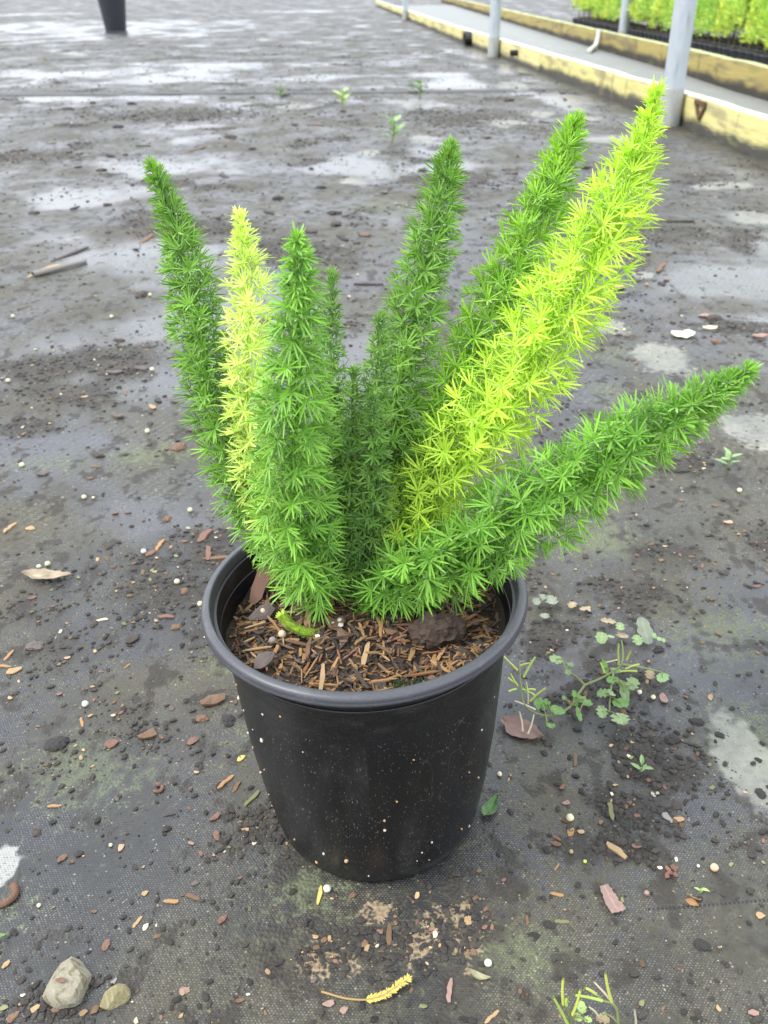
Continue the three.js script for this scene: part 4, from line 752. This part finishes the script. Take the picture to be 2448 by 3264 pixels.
{
  const prillG = [0, 1, 2].map((k) => { const g = new THREE.SphereGeometry(0.5, 16, 12), P = g.attributes.position; for (let i = 0; i < P.count; i++) { const x = P.getX(i), y = P.getY(i), z = P.getZ(i), q = 1 + 0.07 * n2(x * 3 + k * 5, y * 3 + z * 2); P.setXYZ(i, x * q, y * q * 0.92, z * q); } g.computeVertexNormals(); return g; });
  const prillM = {}; for (const k in CHIP) prillM[k] = std(lin(...(k === 'cream' ? [0.56, 0.52, 0.33] : k === 'orange' ? [0.58, 0.36, 0.22] : CHIP[k])), 0.4);
  const lists = {};
  LITTER.forEach((d, i) => {
    const h = groundHeight(d.x, d.z), [name, word, cat] = KIND[d.k]; let m;
    if (d.k === 'prill') { const s = Math.min(0.0046, Math.max(0.0016, d.s)) * (d.z < -0.4 ? 1.15 : 1); m = top(name, prillG[i % 3], prillM[d.c]); m.scale.setScalar(s); m.position.set(d.x, h + s * 0.42, d.z); m.rotation.y = i; }
    else if (d.k === 'clod') { const s = Math.min(d.s, 0.05); m = top(name, lumpGeos[i % 8], chipMat[d.c]); m.scale.set(s, s * 0.5, s * 0.72); m.position.set(d.x, h + s * 0.06, d.z); m.rotation.y = d.a + i; }
    else if (d.k === 'flake') { const s = d.s; m = top(name, barkGeos[i % 9], chipMat[d.c]); m.scale.set(s, Math.min(s, 0.02), s * 0.9); m.position.set(d.x, h + Math.min(s, 0.02) * 0.075, d.z); m.rotation.set((hash2(i, 3) - 0.5) * 0.22, d.a, (hash2(i, 7) - 0.5) * 0.22); }
    else { const s = d.s; m = top(name, chipGeos[i % 10], chipMat[d.c]); m.scale.set(s, Math.min(s, 0.03) * 0.8, Math.min(s, 0.05)); m.position.set(d.x, h + Math.min(s, 0.03) * 0.035, d.z); m.rotation.set(0, d.a, (hash2(i, 5) - 0.5) * 0.08); }
    const big = d.s > 0.014 * (1 + 0.35 * Math.max(0, -d.z)) && d.k !== 'prill' ? 'larger ' : '', lab = `${big}${TONE_WORD[d.c]} ${word} ${where(d.x, d.z)}`;
    m.userData.category = cat; (lists[lab] ??= []).push(m);
  });
  const ORD = ['nearest to it', 'second nearest to it', 'third nearest to it', 'fourth nearest to it'];
  for (const [lab, l] of Object.entries(lists)) {
    l.sort((a, b) => a.position.length() - b.position.length());
    if (l.length === 1) l[0].userData.label = lab.split(' ').length < 4 ? lab + ' on cloth' : lab;
    else if (l.length <= 4 && /pot/.test(lab)) l.forEach((m, i) => { m.userData.label = `${lab}, ${i === l.length - 1 ? 'farthest from it' : ORD[i]}`; m.userData.group = lab; });
    else l.forEach((m) => { m.userData.label = lab; m.userData.group = lab; });
  }
}
// crumbs of soil, grit and bark too many to count, thickest where dirt has gathered
{
  const r = mulberry(808), geos = [lumpGeo(51, 1, 0.4, 0.6), lumpGeo(52, 1, 0.4, 0.6), barkGeos[3]], N = 62000, dummy = new THREE.Object3D(), c = new THREE.Color(), per = [[], [], []];
  for (let k = 0; k < N * 8 && per[0].length + per[1].length + per[2].length < N; k++) {
    const d = Math.pow(r(), 2.2) * 9 , z = 0.15 - d, half = 0.24 + 0.5 * d, x = (r() * 2 - 1) * half; if (Math.hypot(x, z) < 0.06) continue; if (x > LINE1(z) - 0.04) continue;
    const q = dirtAt(x, z); if (r() > 0.06 + 0.94 * q) continue;
    const s = (0.00055 + 0.0034 * Math.pow(r(), 5)) * (1 + 0.38 * Math.min(d, 5)), v = r(), w = 0.6 + 0.8 * r();
    const t = v < 0.70 ? [0.034, 0.029, 0.024] : v < 0.75 ? CHIP.brown : v < 0.88 ? CHIP.black : v < 0.91 ? CHIP.redbrown : v < 0.95 ? CHIP.green : v < 0.99 ? CHIP.tan : CHIP.cream;
    per[v > 0.85 ? 2 : k % 2].push([x, z, s, r() * 6.28, [t[0] * w, t[1] * w, t[2] * w], r()]);
  }
  per.forEach((l, n) => {
    const m = new THREE.InstancedMesh(geos[n], std(lin(1, 1, 1), 0.85), l.length);
    l.forEach(([x, z, s, a, t, e], i) => { dummy.position.set(x, groundHeight(x, z) + s * 0.16, z); dummy.rotation.set((e - 0.5) * 0.6, a, 0); dummy.scale.set(s * 1.25, s * (n === 2 ? 1 : 0.55), s * 0.85); dummy.updateMatrix(); m.setMatrixAt(i, dummy.matrix); m.setColorAt(i, c.setRGB(...t)); });
    m.name = numbered('soil_crumbs'); m.castShadow = m.receiveShadow = true; scene.add(m);
    tag(m, ['fine dark soil crumbs strewn over the wet cloth', 'coarse dark soil crumbs strewn over the wet cloth', 'tiny bark scraps strewn over the wet cloth'][n], 'soil', null, 'stuff');
  });
}
// stones
{
  function stoneGeo(seed, cols) {
    const g = new THREE.IcosahedronGeometry(0.5, 26), P = g.attributes.position, C = new Float32Array(P.count * 3), cuts = [], r = mulberry(seed); for (let k = 0; k < 9; k++) cuts.push([V(r() - 0.5, (r() - 0.3) * 0.9, r() - 0.5).normalize(), 0.27 + 0.12 * r()]);
    for (let i = 0; i < P.count; i++) {
      const p = V(P.getX(i), P.getY(i), P.getZ(i)); for (const [n, d] of cuts) { const o = p.dot(n) - d; if (o > 0) p.addScaledVector(n, -o * 0.94); }
      const f = n2(p.x * 14 + seed, p.y * 14 + p.z * 11), q = n2(p.x * 40 + p.y * 23, p.z * 40 + seed); p.multiplyScalar(1.25 * (1 + 0.012 * f + 0.012 * q + 0.03 * n2(p.x * 4, p.z * 4 + p.y * 3)));
      P.setXYZ(i, p.x, p.y * 0.72, p.z);
      const l = sst(0.05, 0.5, fbm(p.x * 6 + seed, p.z * 6 + p.y * 5, 3) + 0.2 * q), k = 0.85 + 0.16 * f + 0.12 * q; for (let c = 0; c < 3; c++) C[i * 3 + c] = mix(cols[0][c], cols[1][c], l) * k;
    }
    g.setAttribute('color', new THREE.BufferAttribute(C, 3)); g.computeVertexNormals(); return g;
  }
  const sm = new THREE.MeshStandardMaterial({ vertexColors: true, roughness: 0.85 });
  const a = top('stone', stoneGeo(3, [[0.27, 0.245, 0.18], [0.16, 0.14, 0.08]]), sm); a.position.set(-0.150, 0.0042, 0.1135); a.scale.set(0.0205, 0.0205, 0.0205); a.rotation.y = 0.7; tag(a, 'large pale grey stone at the lower left', 'stone');
  const b = top('stone', stoneGeo(8, [[0.22, 0.19, 0.09], [0.30, 0.26, 0.16]]), sm); b.position.set(-0.1265, 0.0025, 0.1205); b.scale.set(0.0125, 0.011, 0.009); b.rotation.y = 0.3; tag(b, 'small olive brown stone right of the large pale stone', 'stone');
  const c = top('bark_chip', barkGeos[5], chipMat.redbrown); c.scale.set(0.0055, 0.005, 0.0045); c.position.set(-0.1515, 0.0106, 0.117); tag(c, 'little brown bark chip lying on top of the pale stone', 'bark');
}
// leaves: a curved blade on a grid, its outline given by half width along the length
function leafGeo(L, W, outline, bend, fold, ragged = 0, seed = 1, col = [0.2, 0.3, 0.1], vary = 0.15) {
  const nu = 18, nv = 8, b = new Buf();
  for (let i = 0; i <= nu; i++) for (let j = 0; j <= nv; j++) {
    const u = i / nu, v = j / nv * 2 - 1, hw = Math.max(0.0001, outline(u) * W / 2) * (1 + ragged * n2(u * 9 + seed, v > 0 ? 3 : 8)), x = (u - 0.5) * L * (1 + ragged * 0.3 * n2(v * 3, seed)), z = v * hw, y = bend * (u - 0.5) * (u - 0.5) * 4 + fold * Math.abs(v) + 0.06 * W * n2(u * 5 + seed, v * 2.5);
    const vein = Math.abs(v) < 0.07 ? 1.25 : 1, k = (1 + vary * fbm(u * 5 + seed, v * 4, 3)) * vein; b.v(x, y, z, [col[0] * k, col[1] * k, col[2] * k]);
  }
  for (let i = 0; i < nu; i++) for (let j = 0; j < nv; j++) { const p = i * (nv + 1) + j, q = p + nv + 1; b.i.push(p, p + 1, q, p + 1, q + 1, q); }
  return b.geo();
}
const lance = (u) => Math.pow(Math.sin(Math.PI * Math.min(1, u * 0.98 + 0.01)), 0.8) * (1.15 - 0.45 * u), round = (u) => Math.sqrt(Math.max(0, 1 - Math.pow(2 * u - 1, 2))) * (1 + 0.1 * Math.sin(u * 17)), lobed = (u) => Math.sqrt(Math.max(0.0001, 1 - Math.pow(2 * u - 1, 4))) * (0.82 + 0.2 * Math.cos(u * 19));
const dryLeafMat = new THREE.MeshStandardMaterial({ vertexColors: true, roughness: 0.7, side: THREE.DoubleSide });
function lay(name, geo, x, z, turn, lift, label, category, mat = dryLeafMat, tilt = [0, 0]) { const m = top(name, geo, mat); m.position.set(x, groundHeight(x, z) + lift, z); m.rotation.set(tilt[0], turn, tilt[1]); return tag(m, label, category); }
lay('dead_leaf', leafGeo(0.031, 0.019, lance, 0.002, 0.0016, 0.25, 4, [0.17, 0.105, 0.085], 0.3), 0.094, -0.054, -0.62, 0.0012, 'fallen reddish brown leaf against the right side of the pot', 'leaf');
lay('dead_leaf', leafGeo(0.042, 0.015, lance, 0.003, 0.003, 0.3, 9, [0.26, 0.21, 0.14], 0.45), -0.272, -0.232, -0.1, 0.0015, 'curled tan and brown leaf far left with beads beside it', 'leaf');
lay('green_leaf', leafGeo(0.018, 0.009, lance, 0.002, 0.0012, 0, 6, [0.06, 0.13, 0.035], 0.2), 0.0665, 0.009, 1.0, 0.0015, 'small dark green leaf beside the foot of the pot', 'leaf');
lay('bark_sheet', leafGeo(0.0165, 0.0095, (u) => 0.55 + 0.45 * u * (1.05 - 0.4 * Math.pow(u, 6)), 0.0008, 0.0003, 0.3, 14, [0.23, 0.15, 0.125], 0.2), 0.124, 0.070, -1.3, 0.0016, 'flat pinkish brown bark sheet at the front right', 'bark');
lay('dead_leaf', leafGeo(0.0115, 0.0038, lance, 0.003, 0.0012, 0, 16, [0.26, 0.25, 0.14], 0.2), 0.05, 0.112, -0.4, 0.0009, 'narrow curled grey green leaf in front of the pot', 'leaf');
lay('dead_leaf', leafGeo(0.034, 0.026, round, 0.003, 0.001, 0.3, 19, [0.58, 0.56, 0.40], 0.1), 0.415, -0.79, 0.1, 0.0015, 'pale cream leaf lying on the yard right of the lime plume', 'leaf');
{ // dead twig left behind: made of one bent stick
  const s = top('stick', tube([[-0.032, 0.004, 0.03], [-0.01, 0.005, 0.008], [0.012, 0.005, -0.018], [0.034, 0.004, -0.05]], 0.0052, 0.003, 7, 16), chipMat.grey); s.position.set(-0.545, groundHeight(-0.545, -1.14), -1.14); tag(s, 'weathered stick on the wet cloth, far left behind the pot', 'stick');
}
{ // rotted knots, catkins and pods
  const curl = (R, r0, r1, a1, seed) => { const pts = []; for (let k = 0; k <= 16; k++) { const a = a1 * k / 16, q = R * (1 + 0.5 * Math.max(0, k / 16 - 0.6)); pts.push(V(Math.cos(a) * q, r0 * 0.8 + 0.0003 * Math.sin(k), Math.sin(a) * q)); } const g = tube(pts, r0, r1, 10, 60), P = g.attributes.position; for (let i = 0; i < P.count; i++) { const ring = Math.floor(i / 11); P.setY(i, P.getY(i) + 0.00018 * Math.sin(ring * 1.6)); P.setX(i, P.getX(i) + 0.00015 * Math.sin(ring * 1.6 + i)); } g.computeVertexNormals(); return g; };
  const c1 = top('catkin', curl(0.0026, 0.0014, 0.0007, 4.6, 1), chipMat.redbrown); c1.position.set(-0.133, groundHeight(-0.133, -0.009), -0.009); c1.rotation.y = 2.2; tag(c1, 'curled reddish brown catkin on the cloth left of the pot', 'catkin');
  const c2 = top('catkin', curl(0.0024, 0.0014, 0.0008, 3.6, 2), std(lin(0.17, 0.075, 0.055), 0.8)); c2.position.set(0.16, groundHeight(0.16, 0.056), 0.056); c2.rotation.y = 3.5; tag(c2, 'curled dark red catkin on the cloth at the right', 'catkin');
  const c3 = top('bark_curl', curl(0.006, 0.0022, 0.0014, 3.6, 3), std(lin(0.13, 0.07, 0.045), 0.9)); c3.position.set(-0.2, groundHeight(-0.2, 0.064), 0.064); c3.rotation.y = 1; tag(c3, 'brown curled bark ring below the white splash, left edge', 'bark');
  const p = base('seed_pod', 0.167, groundHeight(0.167, 0.071) + 0.0012, 0.071, -0.55);
  for (const s of [-1, 1]) { const m = mesh('husk', leafGeo(0.0075, 0.0036, lance, 0.0012, 0.0008, 0, 21 + s, [0.25, 0.14, 0.06], 0.2), dryLeafMat, p); m.position.z = s * 0.001; m.rotation.x = s * 0.75; m.position.y = 0.0006; }
  tag(p, 'split brown seed pod near the right edge', 'seed pod');
}
{ // yellowed conifer sprig at the bottom
  const p = base('yellow_sprig', 0, 0, 0), r = mulberry(15), pts = [[-0.027, 0.0014, 0.1185], [-0.013, 0.0018, 0.1225], [0.0, 0.0026, 0.1225], [0.0145, 0.004, 0.1145]], cv = new THREE.CatmullRomCurve3(pts.map((q) => V(...q)));
  mesh('twig', tube(pts, 0.0006, 0.0004, 6), std(lin(0.3, 0.2, 0.08), 0.8), p);
  for (const [t0, n] of [[0.5, 90], [0.72, 120]]) { const b = new Buf(); for (let k = 0; k < n; k++) { const t = Math.min(1, t0 + (t0 > 0.6 ? 0.3 : 0.25) * r()), o = cv.getPointAt(t), d = cv.getTangentAt(t), a = (r() - 0.5) * 2.2, nd = V(d.x * Math.cos(a) - d.z * Math.sin(a), 0.1 + 0.3 * r(), d.x * Math.sin(a) + d.z * Math.cos(a)).normalize(), v = 0.75 + 0.5 * r(); needle(b, o, nd, V(0, 1, 0).cross(nd).normalize(), 0.0022 + 0.0012 * r(), 0.0009, [0.46 * v, 0.35 * v, 0.07], [0.5 * v, 0.4 * v, 0.1], 0.1, 0.3); } mesh('scale_leaves', b.geo(), dryLeafMat, p).userData.kind = 'stuff'; }
  tag(p, 'yellowed conifer sprig lying at the bottom edge', 'sprig');
}
// weeds
const WEED_A = {stems: [[[0.1417, 0.004, -0.0919], [0.1351, 0.005, -0.0817], [0.1284, 0.006, -0.0706], [0.1145, 0.007, -0.0611], [0.1029, 0.01, -0.0606], [0.0954, 0.016, -0.0629], [0.0947, 0.022, -0.0752], [0.0956, 0.027, -0.0919]], [[0.1418, 0.004, -0.0925], [0.1516, 0.008, -0.0939], [0.1619, 0.012, -0.0973], [0.1673, 0.016, -0.0995], [0.1706, 0.02, -0.1114], [0.1708, 0.022, -0.1176]], [[0.1673, 0.016, -0.0995], [0.1801, 0.012, -0.1011], [0.1972, 0.006, -0.1036]], [[0.1616, 0.012, -0.096], [0.1584, 0.009, -0.0861], [0.1555, 0.008, -0.0769], [0.1524, 0.007, -0.0642]], [[0.142, 0.004, -0.0932], [0.1387, 0.004, -0.1], [0.1345, 0.006, -0.1032], [0.1316, 0.007, -0.1077], [0.1309, 0.008, -0.1149]], [[0.1642, 0.012, -0.0879], [0.1651, 0.012, -0.084], [0.1718, 0.01, -0.0848]], [[0.1099, 0.008, -0.0601], [0.1101, 0.006, -0.055], [0.1116, 0.006, -0.0514]], [[0.1284, 0.006, -0.0706], [0.1331, 0.012, -0.0704], [0.1363, 0.014, -0.0682]]] ,
 leaves: [[0.1264, 0.0056, -0.1171, 0.0099, 0.0088, 0.0, "pale"], [0.1352, 0.0072, -0.1097, 0.0046, 0.0058, 20.0, "sage"], [0.1313, 0.0088, -0.0994, 0.005, 0.0063, -10.0, "sage"], [0.162, 0.0104, -0.1349, 0.0086, 0.0109, -15.0, "pale"], [0.1706, 0.0064, -0.1409, 0.0048, 0.0063, 30.0, "pale"], [0.1792, 0.008, -0.1499, 0.0073, 0.0081, 0.0, "pale"], [0.1975, 0.005, -0.1486, 0.0108, 0.026, 80.0, "grey"], [0.1892, 0.0056, -0.1373, 0.0082, 0.0095, 0.0, "pale"], [0.2017, 0.0072, -0.14, 0.0037, 0.0054, 0.0, "mint"], [0.2039, 0.0088, -0.1347, 0.0038, 0.0054, 0.0, "mint"], [0.2053, 0.0104, -0.1305, 0.0034, 0.0047, 0.0, "mint"], [0.1585, 0.0064, -0.1058, 0.0046, 0.013, 80.0, "green"], [0.1648, 0.008, -0.1019, 0.0078, 0.0086, 20.0, "green"], [0.1605, 0.0096, -0.09, 0.0099, 0.0083, 10.0, "green"], [0.1738, 0.0056, -0.0903, 0.0099, 0.0105, -30.0, "pale"], [0.1659, 0.0072, -0.0808, 0.0062, 0.017, -75.0, "sage"], [0.151, 0.0088, -0.0786, 0.0084, 0.0083, -10.0, "sage"], [0.1559, 0.0104, -0.0768, 0.0044, 0.0147, -75.0, "sage"], [0.1614, 0.0064, -0.0709, 0.011, 0.0082, -12.0, "green"], [0.1466, 0.008, -0.062, 0.0076, 0.009, 0.0, "pale"], [0.1567, 0.0096, -0.0544, 0.0124, 0.0139, 0.0, "pale"], [0.1963, 0.0056, -0.0966, 0.0078, 0.0114, -30.0, "mint"], [0.1376, 0.0072, -0.0729, 0.0079, 0.0125, 40.0, "green"], [0.1317, 0.0088, -0.0745, 0.0044, 0.0125, 65.0, "green"], [0.1176, 0.0104, -0.0612, 0.0082, 0.0102, 50.0, "green"], [0.1093, 0.0064, -0.0717, 0.011, 0.0104, -20.0, "green"], [0.1114, 0.008, -0.0494, 0.0066, 0.0076, -10.0, "green"], [0.131, 0.0096, -0.0588, 0.0034, 0.0133, -60.0, "green"], [0.1253, 0.0056, -0.0774, 0.0036, 0.0058, 60.0, "green"], [0.1349, 0.005, -0.1872, 0.0103, 0.0163, 0.0, "grey"], [0.123, 0.005, -0.1853, 0.0064, 0.0086, 0.0, "grey"], [0.1289, 0.005, -0.1921, 0.0057, 0.0078, 0.0, "grey"], [0.1266, 0.005, -0.1681, 0.008, 0.01, -10.0, "grey"], [0.1806, 0.003, -0.1445, 0.0093, 0.0112, 0.0, "dead"], [0.1897, 0.003, -0.103, 0.0074, 0.009, -20.0, "dead"], [0.151, 0.003, -0.1844, 0.0072, 0.0094, -30.0, "dead"], [0.1596, 0.003, -0.1784, 0.0087, 0.0068, 0.0, "dead"], [0.1737, 0.003, -0.1618, 0.012, 0.0083, 0.0, "dead"], [0.0998, 0.0104, -0.0815, 0.004, 0.008, 80.0, "green"], [0.1129, 0.0064, -0.0723, 0.0044, 0.0059, 0.0, "green"]] ,
 pods: [[0.085, 0.03, -0.0939, 0.0941, 0.024, -0.086], [0.1047, 0.036, -0.0859, 0.0968, 0.024, -0.0794], [0.1022, 0.03, -0.0867, 0.096, 0.026, -0.0887], [0.0873, 0.03, -0.0767, 0.0929, 0.02, -0.0749], [0.0854, 0.028, -0.0748, 0.0924, 0.02, -0.076], [0.0952, 0.02, -0.0724, 0.1044, 0.014, -0.0724], [0.1089, 0.028, -0.0644, 0.0996, 0.016, -0.0651], [0.0849, 0.024, -0.0654, 0.0913, 0.02, -0.0724], [0.0986, 0.02, -0.0721, 0.1039, 0.02, -0.0715], [0.1634, 0.034, -0.1003, 0.1655, 0.016, -0.0995], [0.1717, 0.03, -0.0973, 0.1711, 0.018, -0.1012], [0.1656, 0.014, -0.0947, 0.1764, 0.016, -0.0923], [0.1689, 0.016, -0.0947, 0.177, 0.022, -0.0924], [0.152, 0.02, -0.0978, 0.1553, 0.012, -0.0961]] ,
 dry: [[0.0923, 0.012, -0.0599, 0.0939, 0.003, -0.0511], [0.1014, 0.012, -0.0573, 0.0969, 0.003, -0.0488], [0.0893, 0.018, -0.0634, 0.1029, 0.012, -0.0616], [0.0966, 0.03, -0.0688, 0.0985, 0.014, -0.065], [0.1611, 0.006, -0.1133, 0.169, 0.01, -0.1113]] };
const WEED_B = {stems: [[[0.0896, 0.0, 0.1417], [0.0884, 0.012, 0.141], [0.0876, 0.018, 0.1408], [0.0846, 0.026, 0.1407], [0.0829, 0.034, 0.1402]], [[0.1121, 0.0, 0.1419], [0.1094, 0.014, 0.1423], [0.108, 0.022, 0.1407], [0.1054, 0.026, 0.1399], [0.1011, 0.028, 0.1397], [0.0982, 0.03, 0.138]]] ,
 leaves: [[0.0939, 0.0136, 0.1353, 0.0044, 0.0067, 70.0, "lime"], [0.0911, 0.0152, 0.1408, 0.0041, 0.0042, 20.0, "lime"], [0.095, 0.0168, 0.1432, 0.0036, 0.0036, -30.0, "lime"], [0.1052, 0.003, 0.1347, 0.0064, 0.0046, -15.0, "dead"], [0.104, 0.0144, 0.1384, 0.0023, 0.0018, -20.0, "pale"]] ,
 pods: [[0.0816, 0.046, 0.1407, 0.0833, 0.028, 0.1413], [0.0782, 0.034, 0.1417, 0.0863, 0.014, 0.1421], [0.0895, 0.04, 0.142, 0.0882, 0.02, 0.1414], [0.0844, 0.034, 0.1418, 0.0846, 0.028, 0.1418], [0.0926, 0.036, 0.1387, 0.0982, 0.03, 0.138], [0.0881, 0.034, 0.1409, 0.1008, 0.028, 0.1399], [0.1005, 0.046, 0.1383, 0.1055, 0.026, 0.1394]] ,
 dry: [[0.0972, 0.036, 0.1361, 0.1081, 0.022, 0.1405], [0.096, 0.02, 0.1379, 0.1014, 0.012, 0.1377], [0.1155, 0.024, 0.1414, 0.1197, 0.0, 0.1389]] };

const WEED_COL = { green: [0.14, 0.27, 0.06], pale: [0.25, 0.35, 0.15], sage: [0.17, 0.27, 0.10], grey: [0.21, 0.24, 0.17], mint: [0.26, 0.40, 0.16], dead: [0.36, 0.28, 0.15], lime: [0.36, 0.5, 0.16] };
const weedMat = new THREE.MeshPhysicalMaterial({ vertexColors: true, roughness: 1, transmission: 0.3, thickness: 0, clearcoat: 0.25, clearcoatRoughness: 0.45, side: THREE.DoubleSide });
const stemG = std(lin(0.16, 0.19, 0.07), 0.7), podM = std(lin(0.34, 0.46, 0.09), 0.6), podY = std(lin(0.46, 0.50, 0.10), 0.6), dryM = std(lin(0.50, 0.44, 0.30), 0.8);
function weed(W, label) {
  const g = base('flowering_weed'), r = mulberry(33);
  const fit = (p) => V(p[0], p[1] + groundHeight(p[0], p[2]), p[2]);
  for (const s of W.stems) mesh('stem', tube(s.map(fit), 0.0009, 0.0005, 6), stemG, g);
  W.leaves.forEach(([x, y, z, w, d, amount, c], i) => {
    const long = Math.max(w, d), short = Math.min(w, d), shape = c === 'dead' ? lobed : [round, lobed, lobed][i % 3];
    const m = mesh('leaf', leafGeo(long, short, shape, -0.0012 + 0.002 * r(), 0.0012 * (r() - 0.2), 0.18, i + 3, WEED_COL[c], 0.14), weedMat, g);
    m.position.set(x, y + groundHeight(x, z) + 0.001, z); m.rotation.set((r() - 0.5) * 0.5, (d > w ? Math.PI / 2 : 0) + (amount > 50 || amount < -50 ? 0 : amount * Math.PI / 180), (r() - 0.5) * 0.4);
    if (y > 0.0045) { const a = V(x, y + groundHeight(x, z) + 0.001, z); let best = null, bd = 1; for (const s of W.stems) for (const p of s) { const q = fit(p), dd = q.distanceTo(a); if (dd < bd) { bd = dd; best = q; } } if (best && bd > 0.002 && bd < 0.016) mesh('leaf_stalk', tube([best, best.clone().lerp(a, 0.5).add(V(0, 0.0012, 0)), a], 0.00045, 0.00035, 5, 8), stemG, g); }
  });
  W.pods.forEach((p, i) => { const a = fit(p.slice(0, 3)), b = fit(p.slice(3)); mesh('seed_pod', tube([b, b.clone().lerp(a, 0.5).add(V(0.0004 * (i % 3 - 1), 0.0004, 0)), a], 0.00075, 0.00055, 7, 10), i % 2 ? podM : podY, g); });
  W.dry.forEach((p) => { const a = fit(p.slice(0, 3)), b = fit(p.slice(3)); mesh('dry_stalk', tube([b, b.clone().lerp(a, 0.5).add(V(0.0005, 0.0002, 0)), a], 0.0006, 0.0004, 6, 8), dryM, g); });
  return tag(g, label, 'weed');
}
weed(WEED_A, 'sprawling weed with rounded leaves and green seed pods right of the pot');
weed(WEED_B, 'pale weed with upright seed pods at the bottom edge');
function seedling(x, z, h, n, col, label, seed) {
  const r = mulberry(seed), g = base('seedling', x, groundHeight(x, z), z);
  mesh('stem', tube([[0, 0, 0], [0.1 * h, h * 0.5, 0], [0.05 * h, h, 0.02 * h]], 0.03 * h, 0.018 * h, 6), stemG, g);
  for (let k = 0; k < n; k++) { const a = k * 2.4 + r(), L = h * (0.45 + 0.4 * r()), m = mesh('leaf', leafGeo(L, L * 0.42, lance, -0.06 * L, 0.05 * L, 0.1, k + seed, col, 0.15), weedMat, g), y = h * (0.25 + 0.7 * k / n); m.position.set(Math.cos(a) * L * 0.42 + 0.05 * h, y, -Math.sin(a) * L * 0.42); m.rotation.set(0, a, 0.35); m.rotation.order = 'YXZ'; }
  return tag(g, label, 'seedling');
}
seedling(0.347, -0.409, 0.020, 7, WEED_COL.mint, 'tiny pale green seedling right of the spreading green plume', 1);
seedling(0.161, -0.017, 0.012, 4, WEED_COL.mint, 'tiny white stemmed sprout on dirt right of the pot', 2);
seedling(0.172, 0.066, 0.008, 3, WEED_COL.lime, 'tiny green sprout beside the split seed pod', 3);
seedling(-0.141, -3.358, 0.07, 9, WEED_COL.lime, 'lime green weed tuft beyond the cloth seam', 4);
seedling(-0.416, -3.76, 0.05, 7, WEED_COL.green, 'small weed tuft at the cloth seam, left of the centre plume', 5);
seedling(0.039, -2.45, 0.085, 10, WEED_COL.mint, 'pale green weed left of the centre plume tip', 6);
seedling(0.166, -3.592, 0.08, 8, WEED_COL.green, 'slender grey green weed far behind, left of the kerb', 7);
seedling(0.456, -1.196, 0.022, 6, WEED_COL.green, 'low green weed on the yard right of the lime plume', 8);
seedling(-0.197, 0.09, 0.010, 3, WEED_COL.green, 'thin green blade at the left edge near the bark ring', 9);

renderer.render(scene, camera);
